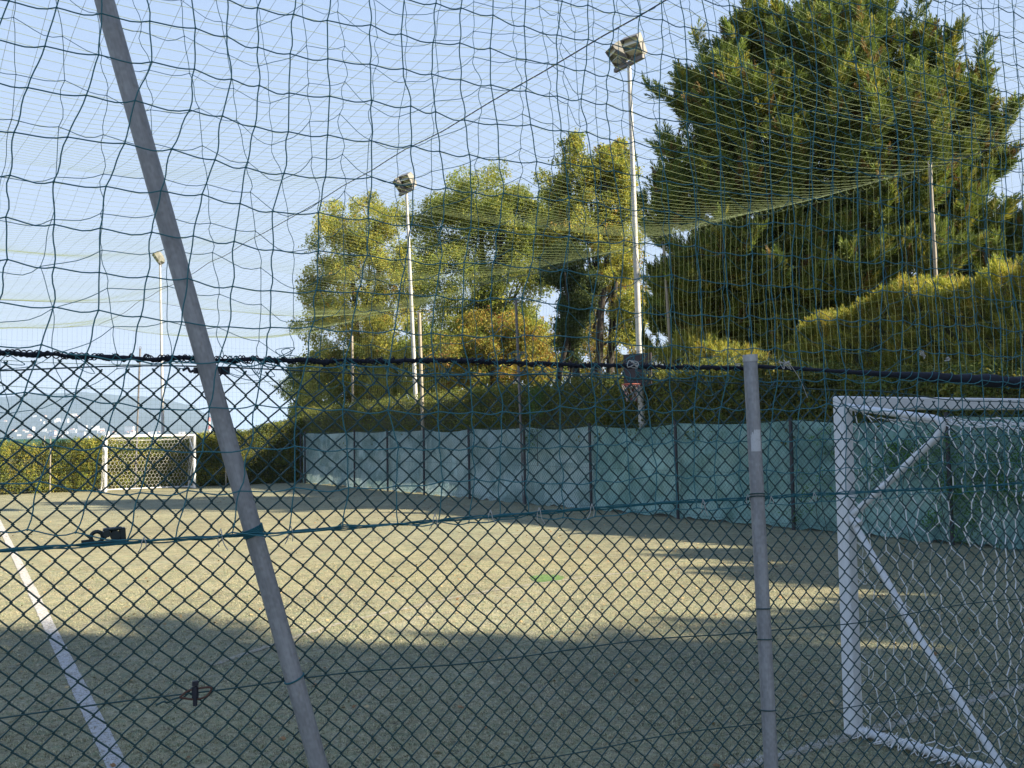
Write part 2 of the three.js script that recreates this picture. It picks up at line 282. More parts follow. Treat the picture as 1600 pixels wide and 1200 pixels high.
// ---------------------------------------------------------------- foliage
const UP = V(0, 1, 0);
function leafCluster(seed, n, rad, lw, ll, droop = 0) { // n separate folded leaves round a twig
  const R = rng(seed), p = [], idx = [], d = V(), s = V(), c = V(), u = V();
  for (let k = 0; k < n; k++) {
    c.set(R() - 0.5, R() - 0.5, R() - 0.5).normalize().multiplyScalar(rad * Math.cbrt(0.1 + 0.9 * R()));
    d.set(R() - 0.5, R() - 0.5 - droop, R() - 0.5).normalize(); s.set(R() - 0.5, R() - 0.5, R() - 0.5).cross(d).normalize(); u.crossVectors(d, s);
    const l = ll * (0.7 + 0.6 * R()), w = lw * (0.7 + 0.6 * R()), b = p.length / 3, put = (a, e, f) => p.push(c.x + d.x * a + s.x * e + u.x * f, c.y + d.y * a + s.y * e + u.y * f, c.z + d.z * a + s.z * e + u.z * f);
    put(-l / 2, 0, 0); put(0, w / 2, w * 0.22); put(l / 2, 0, 0); put(0, -w / 2, w * 0.22);
    idx.push(b, b + 1, b + 2, b, b + 2, b + 3);
  }
  const g = new THREE.BufferGeometry(); g.setAttribute('position', new THREE.Float32BufferAttribute(p, 3)); g.setIndex(idx); const h = g.toNonIndexed(); h.computeVertexNormals(); return h;
}
function frond(seed, len, n) { // feathery cypress spray along +Y
  const R = rng(seed), p = [], idx = [];
  const leaf = (o, d, s, l, w) => { const b = p.length / 3, put = (a, e) => p.push(o.x + d.x * a + s.x * e, o.y + d.y * a + s.y * e, o.z + d.z * a + s.z * e); put(0, 0); put(l * 0.45, w / 2); put(l, 0); put(l * 0.45, -w / 2); idx.push(b, b + 1, b + 2, b, b + 2, b + 3); };
  for (let k = 0; k < n; k++) {
    const t = k / n, sd = k % 2 ? 1 : -1, o = V((R() - 0.5) * 0.03, t * len, (R() - 0.5) * 0.03), d = V(sd * (0.75 - 0.45 * t), 0.75 + 0.4 * R(), (R() - 0.5) * 1.1).normalize(), s = V(R() - 0.5, R() - 0.5, R() - 0.5).cross(d).normalize();
    leaf(o, d, s, len * (0.46 - 0.32 * t) * (0.75 + 0.5 * R()), len * 0.05);
  }
  leaf(V(0, len * 0.6, 0), V(0.05, 1, 0).normalize(), V(1, 0, 0), len * 0.45, len * 0.06);
  const g = new THREE.BufferGeometry(); g.setAttribute('position', new THREE.Float32BufferAttribute(p, 3)); g.setIndex(idx); const h = g.toNonIndexed(); h.computeVertexNormals(); return h;
}
const leafMat = (tr) => new THREE.MeshPhysicalMaterial({ color: 0xffffff, roughness: 0.85, side: THREE.DoubleSide, transmission: tr, thickness: 0, specularIntensity: 0.35 });
const LM = leafMat(0.45), LC = leafMat(0.3), LG = leafMat(0.6);
const LEAF = { broad: leafCluster(1, 24, 0.27, 0.042, 0.085, 0.2), hedge: leafCluster(4, 26, 0.17, 0.022, 0.05), laurel: leafCluster(6, 20, 0.17, 0.035, 0.075), frond: frond(2, 0.66, 40), scale: frond(9, 0.24, 24) };
const palette = (list) => (c, r, k) => { let q = r(), i = 0; while (i < list.length - 1 && q > list[i][0]) { q -= list[i][0]; i++; } const v = (0.75 + 0.5 * r()) * k; return c.setRGB(list[i][1] * v, list[i][2] * v, list[i][3] * v); };
const PAL = {
  autumn: palette([[0.42, 0.34, 0.345, 0.055], [0.28, 0.21, 0.265, 0.048], [0.24, 0.45, 0.42, 0.065], [0.06, 0.38, 0.24, 0.045]]),
  gold: palette([[0.4, 0.34, 0.30, 0.045], [0.3, 0.20, 0.24, 0.04], [0.22, 0.40, 0.27, 0.045], [0.08, 0.28, 0.14, 0.035]]),
  olive: palette([[0.45, 0.24, 0.285, 0.048], [0.3, 0.18, 0.235, 0.042], [0.25, 0.37, 0.36, 0.055]]),
  dark: palette([[0.6, 0.055, 0.085, 0.024], [0.4, 0.085, 0.115, 0.026]]),
  cypress: palette([[0.42, 0.125, 0.175, 0.036], [0.38, 0.185, 0.235, 0.042], [0.14, 0.28, 0.265, 0.045], [0.05, 0.20, 0.13, 0.045]]),
  hedge: palette([[0.5, 0.125, 0.165, 0.03], [0.3, 0.19, 0.21, 0.035], [0.2, 0.24, 0.21, 0.036]]),
  golden: palette([[0.45, 0.42, 0.40, 0.055], [0.38, 0.27, 0.31, 0.048], [0.17, 0.46, 0.36, 0.05]]),
  farHedge: palette([[0.35, 0.27, 0.31, 0.05], [0.35, 0.40, 0.35, 0.055], [0.3, 0.16, 0.205, 0.04]]),
};
function foliage(name, parent, geo, mat, spots, pal, seed, upness = 0.3, size = 1) { // spots: {p, d(outward), k, s}
  const R = rng(seed), m = new THREE.InstancedMesh(geo, mat, spots.length), q = new THREE.Quaternion(), q2 = new THREE.Quaternion(), mx = new THREE.Matrix4(), c = new THREE.Color(), d = V(), sc = V();
  spots.forEach((s, i) => {
    d.copy(s.d ?? UP).addScaledVector(UP, upness).add(V(R() - 0.5, R() - 0.5, R() - 0.5).multiplyScalar(0.9)).normalize();
    q.setFromUnitVectors(UP, d).multiply(q2.setFromAxisAngle(UP, R() * 6.283)); const k = size * (s.s ?? 1) * (0.7 + 0.6 * R());
    mx.compose(s.p, q, sc.set(k, k, k)); m.setMatrixAt(i, mx); m.setColorAt(i, pal(c, R, s.k ?? 1));
  });
  m.name = name; m.userData.kind = 'stuff'; m.castShadow = m.receiveShadow = true; parent.add(m); return m;
}
function blobSpots(blobs, seed, gapScale, gap, inner = 0.45) { // leaves in clumps on lumpy ellipsoids, with gaps so that the sky shows through
  const R = rng(seed), out = [], ball = () => { const d = V(); do d.set(R() * 2 - 1, R() * 2 - 1, R() * 2 - 1); while (d.lengthSq() > 1 || d.lengthSq() < 0.01); return d; };
  for (const b of blobs) {
    const per = 22, mean = (b.r[0] + b.r[1] + b.r[2]) / 3;
    for (let c = 0; c < b.n * 2.1 / per; c++) {
      const d = ball().normalize(), lump = (R() < 0.12 ? 1.25 : 1) * (1 + 0.34 * n3(d.x * 2 + seed, d.y * 2, d.z * 2)), r = Math.cbrt(lerp(inner ** 3, 1, R())) * lump, q = V(b.c.x + d.x * b.r[0] * r, b.c.y + d.y * b.r[1] * r, b.c.z + d.z * b.r[2] * r);
      if (n3(q.x * gapScale, q.y * gapScale, q.z * gapScale + seed) < gap) continue;
      const cr = mean * (0.14 + 0.28 * R()), shade = 0.8 + 0.4 * R();
      for (let k = 0; k < per; k++) { const e = ball(), p = q.clone().add(V(e.x * cr, e.y * cr * 0.7, e.z * cr)); if (p.y > 0.25) out.push({ p, d: d.clone().multiplyScalar(0.5).add(e), k: shade, s: b.s }); }
    }
  }
  return out;
}
function plumeSpots(blobs, seed, gapScale, gap) { // cypress: feathery plumes that climb outwards from the limbs
  const R = rng(seed), out = [];
  for (const b of blobs) {
    const per = 30, mean = (b.r[0] + b.r[1] + b.r[2]) / 3;
    for (let c = 0; c < b.n / per; c++) {
      const d = V(R() * 2 - 1, R() * 1.8 - 0.8, R() * 2 - 1).normalize(), rr = 0.15 + 0.65 * R(), q = V(b.c.x + d.x * b.r[0] * rr, b.c.y + d.y * b.r[1] * rr, b.c.z + d.z * b.r[2] * rr);
      if (n3(q.x * gapScale, q.y * gapScale, q.z * gapScale + seed) < gap) continue;
      const dir = d.clone().multiplyScalar(0.75).add(V(0, 0.75 + 0.6 * R(), 0)).normalize(), long = R() < 0.16, len = mean * (long ? 1.7 + 0.8 * R() : 0.7 + 0.9 * R()), wide = mean * (long ? 0.13 : 0.17), shade = 0.8 + 0.4 * R();
      for (let k = 0; k < per; k++) { const t = Math.pow(R(), 0.8), w = wide * (1.15 - t) * Math.sqrt(R()), a = R() * 6.283, side = V(Math.cos(a), 0.2 * (R() - 0.5), Math.sin(a)), p = q.clone().addScaledVector(dir, len * t).addScaledVector(side, w); if (p.y > 0.4) out.push({ p, d: dir.clone().addScaledVector(side, 0.55), k: shade, s: 1.1 - 0.35 * t }); }
    }
  }
  return out;
}
function limbs(root, base, blobs, r0, seed, mat, forks = 1, reach = 1) { // trunks and boughs up to the leaf masses
  const R = rng(seed), t = new Tubes(), hi = Math.max(...blobs.map((b) => b.c.y)), c = blobs.reduce((s, b) => s.add(b.c), V()).multiplyScalar(1 / blobs.length);
  for (let f = 0; f < forks; f++) {
    const tip = c.clone().lerp(base, 0.1).add(V((f - (forks - 1) / 2) * 1.2 + (R() - 0.5) * 0.6, 0, (R() - 0.5))).setY(hi * (reach < 1 ? 0.72 : 1)), b0 = base.clone().add(V((f - (forks - 1) / 2) * r0 * 1.6, 0, 0)), mid = b0.clone().lerp(tip, 0.5).add(V((R() - 0.5) * 0.5, 0, (R() - 0.5) * 0.5));
    t.add(spline([b0.clone().setY(-0.1), b0.clone().lerp(mid, 0.4).add(V((R() - 0.5) * 0.2, 0, 0)), mid, mid.clone().lerp(tip, 0.55).add(V((R() - 0.5) * 0.6, 0, 0)), tip], 14), (k) => lerp(r0, r0 * 0.16, k) * (1 + 0.7 * Math.max(0, 0.12 - k)), 8);
  }
  part('trunk', t.geo(), mat, root);
  const l = new Tubes();
  for (const b of blobs) for (let k = 0; k < 2; k++) {
    const s = base.clone().lerp(V(c.x, hi, c.z), clamp((b.c.y * (0.6 + 0.2 * R())) / hi, 0.3, 0.85)), e = b.c.clone().add(V((R() - 0.5) * b.r[0] * 1.3, (R() - 0.2) * b.r[1], (R() - 0.5) * b.r[2] * 1.3)); if (reach < 1) e.lerp(s, 1 - reach);
    l.add(spline([s, s.clone().lerp(e, 0.5).add(V(0, -0.25, 0)), e], 7), (q) => lerp(r0 * 0.26, 0.010, q), 5);
  }
  part('limb', l.geo(), mat, root);
}
function tree(name, label, cat, group, base, blobs, o) {
  const root = thing(name, label, cat, group, [base.x, 0, base.z]), local = blobs.map((b) => ({ ...b, c: b.c.clone().sub(V(base.x, 0, base.z)) }));
  limbs(root, V(0, 0, 0), local, o.trunk, o.seed, o.bark ?? M.bark, o.forks ?? 1, o.noLimbs ? 0.4 : 1);
  const sp = (o.plumes ? plumeSpots : blobSpots)(local, o.seed, o.gapScale ?? 0.8, o.gap ?? -0.35, o.inner);
  foliage('crown', root, o.leaf, o.mat ?? LM, sp, o.pal, o.seed + 1, o.up ?? 0.2, o.size ?? 1);
  return root;
}
const blob = (px, py, depth, rpx, rpy, n, rz) => { const k = depth / F; return { c: at(px, py, depth), r: [rpx * k, rpy * k, rz ?? rpx * k * 0.9], n }; };
// three deciduous trees beyond the side fence, left to right, and the growth under and behind them
{
  let d = 46;
  tree('broadleaf_tree', 'leftmost tall tree with yellow green leaves, left of the farther floodlight', 'tree', 'deciduous trees behind the side fence', at(585, 640, d).setY(0), [blob(555, 350, d, 52, 50, 620), blob(600, 380, d, 48, 70, 600), blob(520, 400, d, 42, 62, 520), blob(560, 460, d, 72, 60, 800), blob(540, 530, d, 66, 62, 760), blob(500, 470, d, 34, 50, 300), blob(640, 440, d, 30, 60, 300), blob(520, 585, d, 60, 40, 480), blob(610, 590, d, 60, 40, 480), blob(610, 510, d, 55, 70, 620)], { trunk: 0.28, seed: 101, leaf: LEAF.broad, pal: PAL.autumn, gap: -0.15, gapScale: 1.15, size: 1.08, forks: 2 });
  d = 41;
  tree('broadleaf_tree', 'broad tree with olive leaves in the middle, right of the farther floodlight', 'tree', 'deciduous trees behind the side fence', at(765, 640, d).setY(0), [blob(745, 320, d, 62, 56, 900), blob(700, 360, d, 55, 62, 720), blob(795, 345, d, 52, 58, 720), blob(830, 320, d, 26, 26, 180), blob(720, 440, d, 76, 66, 1000), blob(810, 430, d, 64, 70, 900), blob(850, 390, d, 36, 60, 420), blob(700, 530, d, 64, 50, 760), blob(790, 520, d, 64, 50, 760), blob(680, 590, d, 50, 36, 420), blob(760, 590, d, 60, 36, 480), blob(850, 560, d, 40, 50, 380)], { trunk: 0.3, seed: 112, leaf: LEAF.broad, pal: PAL.olive, gap: -0.15, gapScale: 1.15, size: 1.05, forks: 2 });
  d = 33;
  tree('broadleaf_tree', 'tall tree with dark forked bare trunks behind the basketball board', 'tree', 'deciduous trees behind the side fence', at(925, 620, d).setY(0), [blob(945, 268, d, 44, 40, 620), blob(900, 290, d, 40, 46, 520), blob(965, 325, d, 34, 54, 480), blob(915, 360, d, 58, 44, 760), blob(880, 385, d, 40, 34, 380), blob(960, 400, d, 40, 44, 420), blob(985, 480, d, 26, 60, 260), blob(860, 320, d, 24, 50, 260), blob(905, 232, d, 22, 16, 70), blob(975, 235, d, 16, 20, 60)], { trunk: 0.2, seed: 123, leaf: LEAF.broad, pal: PAL.autumn, gap: -0.08, gapScale: 1.25, size: 0.95, forks: 3 });
  d = 27;
  tree('shrubby_tree', 'dark leafy ivy clad tree left of the forked trunks', 'tree', null, at(880, 620, d).setY(0), [blob(880, 430, d, 30, 52, 480), blob(895, 500, d, 26, 52, 300), blob(905, 450, d, 26, 38, 260)], { trunk: 0.16, seed: 131, leaf: LEAF.broad, pal: PAL.dark, gap: -0.4, size: 0.85 });
  d = 38;
  const back = 'low autumn trees behind the side hedge';
  tree('autumn_tree', 'low orange and gold tree below the middle tree', 'tree', back, at(770, 660, d).setY(0), [blob(770, 530, d, 60, 40, 600), blob(720, 570, d, 52, 36, 460), blob(825, 560, d, 50, 44, 520)], { trunk: 0.16, seed: 141, leaf: LEAF.broad, pal: PAL.gold, gap: -0.2, size: 1.15 });
  tree('autumn_tree', 'yellow leafed tree behind the forked trunks, left of the near floodlight pole', 'tree', back, at(955, 660, 47).setY(0), [blob(950, 500, 47, 46, 50, 480), blob(975, 440, 47, 34, 48, 360), blob(900, 550, 47, 60, 46, 560), blob(985, 560, 47, 30, 36, 260)], { trunk: 0.16, seed: 152, leaf: LEAF.broad, pal: PAL.gold, gap: -0.28, size: 1.1 });
  tree('autumn_tree', 'dark green low tree at the left end of the tree row', 'tree', back, at(560, 660, 46).setY(0), [blob(560, 590, 46, 66, 44, 760), blob(500, 600, 46, 40, 44, 420), blob(640, 580, 46, 50, 50, 600), blob(680, 560, 44, 40, 50, 480)], { trunk: 0.14, seed: 163, leaf: LEAF.broad, pal: PAL.olive, gap: -0.42, size: 1.15 });
  tree('autumn_tree', 'slender bush with light leaves beside the far net corner', 'tree', null, at(478, 660, 50).setY(0), [blob(470, 610, 50, 30, 40, 300), blob(480, 650, 50, 34, 30, 260)], { trunk: 0.08, seed: 174, leaf: LEAF.broad, pal: PAL.olive, gap: -0.35 });
}
// the great cypress on the right: many ascending plumes
function cypressBlobs(list) { return list.map(([px, py, rx, ry, n, dd = 0]) => blob(px, py, 23.5 + dd, rx, ry, n * 1.7, rx * 0.0118)); }
const cypress = tree('cypress_tree', 'huge spreading cypress with many ragged plumes behind the right end of the side fence', 'tree', null, at(1330, 600, 24).setY(0), cypressBlobs([
  [1165, 95, 24, 62, 420], [1110, 190, 40, 74, 600], [1232, 90, 26, 66, 460], [1340, 70, 34, 80, 700], [1292, 130, 46, 70, 600, -1], [1385, 120, 34, 66, 460], [1462, 125, 26, 58, 420], [1500, 190, 34, 56, 460, -0.5],
  [1190, 200, 56, 70, 760, -1.2], [1400, 220, 66, 70, 820, -1.4], [1552, 215, 26, 34, 260], [1290, 260, 70, 70, 820, -1.6], [1530, 280, 40, 38, 380],
  [1095, 300, 50, 64, 640], [1058, 370, 32, 52, 380], [1180, 330, 64, 60, 700, -1], [1400, 330, 70, 56, 700, -1.4], [1500, 360, 58, 46, 520, -0.6], [1570, 410, 50, 44, 440],
  [1060, 465, 36, 54, 440], [1130, 440, 64, 60, 640, -0.6], [1230, 450, 56, 54, 460, -0.8], [1330, 470, 60, 60, 540, -1], [1430, 450, 66, 60, 640, -1], [1530, 470, 60, 48, 560],
  [1050, 545, 34, 50, 420, 2], [1100, 550, 50, 56, 520, 2], [1170, 560, 66, 56, 640, 1.5], [1270, 570, 66, 56, 560], [1390, 570, 66, 56, 560], [1490, 560, 60, 56, 500], [1640, 450, 60, 54, 460], [1690, 350, 50, 54, 280], [1290, 350, 66, 56, 620, -0.6], [1350, 395, 60, 50, 520, -0.2], [1240, 390, 56, 50, 460, 0.2], [1450, 280, 50, 50, 420, -1], [1460, 200, 46, 50, 380, -0.6], [1330, 180, 56, 60, 520], [1250, 170, 46, 56, 420], [1140, 260, 46, 60, 420], [1105, 505, 64, 54, 700, 0.6], [1200, 520, 70, 54, 700, 0.6], [1290, 520, 60, 50, 500, 0.4]]),
  { trunk: 0.36, seed: 201, leaf: LEAF.frond, mat: LC, pal: PAL.cypress, plumes: true, gap: -0.46, gapScale: 1.35, up: 0.35, size: 0.78, forks: 3, bark: M.barkRed, noLimbs: true });
// the same kind farther along the fence, right of the frame: it is what shades the near turf
copy(cypress, 'cypress standing right of the frame beyond the near end of the side fence', [13.5, 0, 0.7], 1.3).scale.setScalar(1.02);
copy(cypress, 'tall cypress farther right of the frame', [21, 0, 1.9], 2.6).scale.setScalar(1.5);
copy(cypress, 'tallest cypress far right of the frame behind the viewer', [25, 0, 6.2], 0.6).scale.setScalar(2.0);
[['nearest', 14.6, -6.4, 4.1, 0.58], ['second', 15.0, -9.0, 5.2, 0.60], ['third', 15.2, -11.6, 0.3, 0.62], ['last', 15.6, -14.2, 2.2, 0.64]].forEach(([n, x, z, turn, k]) => copy(cypress, 'young cypress right of the frame, ' + n + ' of a row beyond the golden hedge', [x, 0, z], turn).scale.set(0.42, k, 0.42));

// hedges: leaves over a rough dark body of twigs
function hedge(name, label, path, o) { // path: [s, w, top] along the line of the pitch
  const root = thing(name, label, 'hedge', null), R = rng(o.seed), spots = [], core = [];
  const nx = o.core ?? 60, ring = 9, pos = [], idx = [], curve = (t) => { const x = t * (path.length - 1), k = Math.min(path.length - 2, Math.floor(x)), f = x - k; return path[k].map((v, i) => lerp(v, path[k + 1][i], f)); };
  const lump = (s, a, h) => 1 + (o.lump ?? 0.10) * n3(s * 0.9, a * 2, h * 1.3 + o.seed) + (o.lump ?? 0.10) * 0.7 * n3(s * 2.6, a * 4, h * 3);
  const section = (t, a, shrink) => { // a: 0 front foot .. 1 back foot, over the top
    const [s, w, top] = curve(t), th = (o.thick / 2) * shrink, hh = top - (1 - shrink) * 0.35; let dw, y;
    const f = a * 3; if (f < 1) { dw = th * (1 - (o.slope ?? 0) * f); y = o.foot + (hh - o.foot) * f; } else if (f < 2) { const q = (f - 1) * Math.PI; dw = lerp(th * (1 - (o.slope ?? 0)), -th, (1 - Math.cos(q)) / 2); y = hh + Math.sin(q) * 0.14; } else { dw = -th; y = o.foot + (hh - o.foot) * (3 - f); }
    const k = lump(s, a, y); return o.across ? P(s + dw * k, w, Math.max(0, y * (0.96 + 0.04 * k) + 0.35 * (k - 1))) : P(s, w + dw * k, Math.max(0, y * (0.96 + 0.04 * k) + 0.5 * (k - 1)));
  };
  for (let i = 0; i <= nx; i++) for (let j = 0; j <= ring; j++) { const q = section(i / nx, j / ring, o.shrink ?? 0.72); pos.push(q.x, q.y, q.z); if (i && j) { const r = ring + 1, b = i * r + j; idx.push(b - r - 1, b - r, b, b - r - 1, b, b - 1); } }
  const g = new THREE.BufferGeometry(); g.setAttribute('position', new THREE.Float32BufferAttribute(pos, 3)); g.setIndex(idx); g.computeVertexNormals();
  part('twigs', g, o.coreMat ?? M.twigs, root);
  const pc = P(...path[0].slice(0, 2), 1);
  for (let k = 0; k < o.n; k++) {
    const t = R(), a = o.frontOnly ? R() * 0.75 : R(), sh = 0.8 + (o.reach ?? 0.25) * R(), q = section(t, a, sh), q0 = section(t, a, 0.3);
    if (n3(q.x * 1.7, q.y * 1.7, q.z * 1.7) < (o.gap ?? -0.6)) continue;
    spots.push({ p: q, d: q.clone().sub(q0).normalize(), k: 0.85 + 0.3 * n3(q.x, q.y, q.z) });
  }
  foliage('leaves', root, o.leaf, o.mat ?? LM, o.where ? spots.filter((s) => o.where(s.p)) : spots, o.pal, o.seed, o.up ?? 0.3, o.size ?? 1);
  return root;
}
M.twigs = std(0.055, 0.058, 0.026, 1);
const WALL_H = 2.0;
{ // along the side fence
  const sx = (px) => sWall(px);
  hedge('side_hedge', 'long dark clipped hedge above the screened side fence', [[L + 1.2, -0.85, 2.85], [sx(700), -0.85, 2.95], [sx(900), -0.85, 2.95], [sx(1060), -0.85, 3.0], [sx(1180), -0.85, 2.95], [sx(1320), -0.85, 2.6], [sx(1600), -0.85, 2.5], [-6, -0.85, 2.6], [-13, -0.85, 2.6]], { thick: 1.15, foot: 1.45, n: 13000, seed: 11, leaf: LEAF.laurel, pal: PAL.hedge, core: 90, up: 0.2 });
  const crown = (w, list) => list.map(([px, py]) => { const p = onPlane(px, py, P(0, w), V(nDir.x, 0, nDir.z)); return [sOf(p), w, p.y - 0.12]; });
  hedge('golden_hedge', 'tall golden conifer hedge beyond the right end of the side fence, above the near goal', [...crown(-2.2, [[1222, 580], [1255, 538], [1310, 512], [1370, 490], [1430, 467], [1500, 450], [1580, 438], [1680, 430], [1850, 430]]), [-9, -2.2, 3.7], [-13, -2.2, 3.7]], { thick: 2.3, foot: 0.9, n: 20000, seed: 12, leaf: LEAF.scale, mat: LG, pal: PAL.golden, core: 130, shrink: 0.55, lump: 0.34, up: 0.5, size: 1.2, slope: 0.8, reach: 0.45 });
  hedge('golden_bush', 'rounded golden bush rising over the dark hedge left of the grey fence post', crown(-2.0, [[1010, 600], [1030, 565], [1072, 545], [1118, 548], [1158, 566], [1182, 600]]), { thick: 1.3, foot: 1.4, n: 2600, seed: 13, leaf: LEAF.scale, mat: LG, shrink: 0.55, pal: PAL.golden, core: 30, lump: 0.3, slope: 0.6, reach: 0.4, up: 0.5, size: 1.25 });
  // across the far end
  const farHS = L + 1.6;
  hedge('end_hedge', 'sunlit yellow green hedge across the far end behind the far goal', [[farHS, 3.2, 1.75], [farHS, 5, 1.55], [farHS, 7, 1.62], [farHS, 9, 1.5], [farHS, 12, 1.6], [farHS, 15, 1.5], [farHS, 19, 1.6], [farHS, 23, 1.55]], { thick: 0.9, foot: 0.05, n: 9500, seed: 14, leaf: LEAF.laurel, pal: PAL.farHedge, core: 90, lump: 0.3, reach: 0.35, across: true });
  hedge('corner_hedge', 'dark corner hedge between the far goal and the side fence', [[farHS + 0.1, -0.9, 2.5], [farHS - 0.1, 0.4, 2.3], [farHS, 1.8, 1.9], [farHS, 3.4, 1.75]], { thick: 1.0, foot: 0.05, n: 3600, seed: 15, leaf: LEAF.laurel, pal: PAL.hedge, core: 30, lump: 0.2, across: true });
}

// ---------------------------------------------------------------- the screened side fence
const clothTex = tex(1024, 512, (x, y) => {
  const weave = 0.92 + 0.10 * ((x ^ y) & 1) + 0.16 * (wn(x / 2, y / 2, 512) - 0.5), cloud = wn2(x / 150, y / 110, 7) * 0.5 + wn3(x / 45, y / 60, 23) * 0.3 + wn(x / 12, y / 22, 85) * 0.2, scuff = smooth(cloud, 0.25, 0.85), streak = wn2(x / 5, y / 90, 204);
  const k = weave * (0.70 + 0.52 * scuff + 0.12 * (streak - 0.5)); return [k * lerp(0.80, 1.0, scuff), k * 0.93, k * 0.92];
});
const cloth = (r, g, b) => new THREE.MeshPhysicalMaterial({ color: new THREE.Color().setRGB(r, g, b), roughness: 0.9, side: THREE.DoubleSide, transmission: 0.3, thickness: 0, specularIntensity: 0.3, map: clothTex });
const clothOld = cloth(0.43, 0.56, 0.56), clothMid = cloth(0.43, 0.56, 0.55), clothNew = cloth(0.33, 0.53, 0.50);
const sideFence = thing('screen_fence', 'long side fence of dark posts and blue green shade cloth under the hedge', 'fence', null, [A.x, 0, A.z]);
{
  const off = V(-A.x, 0, -A.z), local = (s, w, y) => P(s, w, y).add(off), R = rng(61);
  const posts = [478, 555, 607, 664, 735, 822, 925, 1060, 1240, 1487].map(sWall); let s = posts[posts.length - 1]; while (s > -13) posts.push(s -= 2.35);
  posts.unshift(L + 0.3);
  posts.forEach((s, k) => {
    const lean = (R() - 0.5) * 0.03, r = k % 4 === 5 ? 0.05 : 0.03 + 0.008 * R();
    part('post', tube([local(s, 0.03, -0.05), local(s + lean, 0.03, WALL_H * 0.5), local(s + lean * 2, 0.03, WALL_H + 0.06)], r, 8), M.postDark, sideFence);
    if (!k) return;
    const s0 = posts[k - 1], s1 = s, nu = Math.max(8, Math.round((s0 - s1) / 0.09)), nv = 26, pos = [], uv = [], idx = [];
    for (let i = 0; i <= nu; i++) for (let j = 0; j <= nv; j++) {
      const u = i / nu, v = j / nv, ss = lerp(s0, s1, u), slack = Math.sin(Math.PI * u);
      const wr = 0.075 * slack * n3(ss * 0.8, v * 1.6, k) + 0.06 * n3(ss * 1.7 + v * 1.5, v * 3 - ss, 4) * (0.3 + 0.7 * slack) + 0.014 * n3(ss * 6, v * 7, 8) + 0.035 * Math.abs(n3(ss * 3 + v * 4, v * 2, 1)) * slack;
      const y = 0.03 + v * (WALL_H - 0.03) - 0.05 * slack * v * (1 + n3(k, 2, 1)) + (j === 0 ? 0.05 * n3(ss * 2, 0, 3) : 0), q = local(ss, -0.075 + Math.min(0.07, wr), y);
      pos.push(q.x, q.y, q.z); uv.push(ss / 5.4 + k * 0.213, y / 2.7 + k * 0.37);
      if (i && j) { const r = nv + 1, b = i * r + j; idx.push(b - r - 1, b, b - r, b - r - 1, b - 1, b); }
    }
    const g = new THREE.BufferGeometry(); g.setAttribute('position', new THREE.Float32BufferAttribute(pos, 3)); g.setAttribute('uv', new THREE.Float32BufferAttribute(uv, 2)); g.setIndex(idx); g.computeVertexNormals();
    part('screen_cloth', g, k < 7 ? clothOld : k < 8 ? clothMid : clothNew, sideFence);
  });
  const w = new Tubes(), d = 0.05, s1 = L + 0.3, s0 = -9, nw = Math.floor((s1 - s0) / d), nr = Math.floor(WALL_H / d);
  for (let i = 0; i < nw; i++) { const pts = []; for (let k = 0; k <= nr; k++) { const ss = s0 + (i + ((k + i) % 2 ? 1 : 0)) * d, y = k * d; pts.push(local(ss, 0.005 + 0.006 * ((k & 1) - 0.5) + 0.05 * n3(ss * 0.5, y * 0.8, 3), y)); } w.add(pts, 0.0027, 3); }
  part('wire_mesh', w.geo(), M.wire, sideFence).userData.kind = 'stuff';
  const rails = new Tubes(); for (const y of [0.12, 1.02, WALL_H]) { const pts = []; for (let k = 0; k <= 60; k++) pts.push(local(lerp(L + 0.3, -13, k / 60), 0.02, y - 0.02 * Math.abs(Math.sin(k * 1.3)))); rails.add(pts, 0.0028, 4); }
  part('tension_wire', rails.geo(), M.wire, sideFence);
}
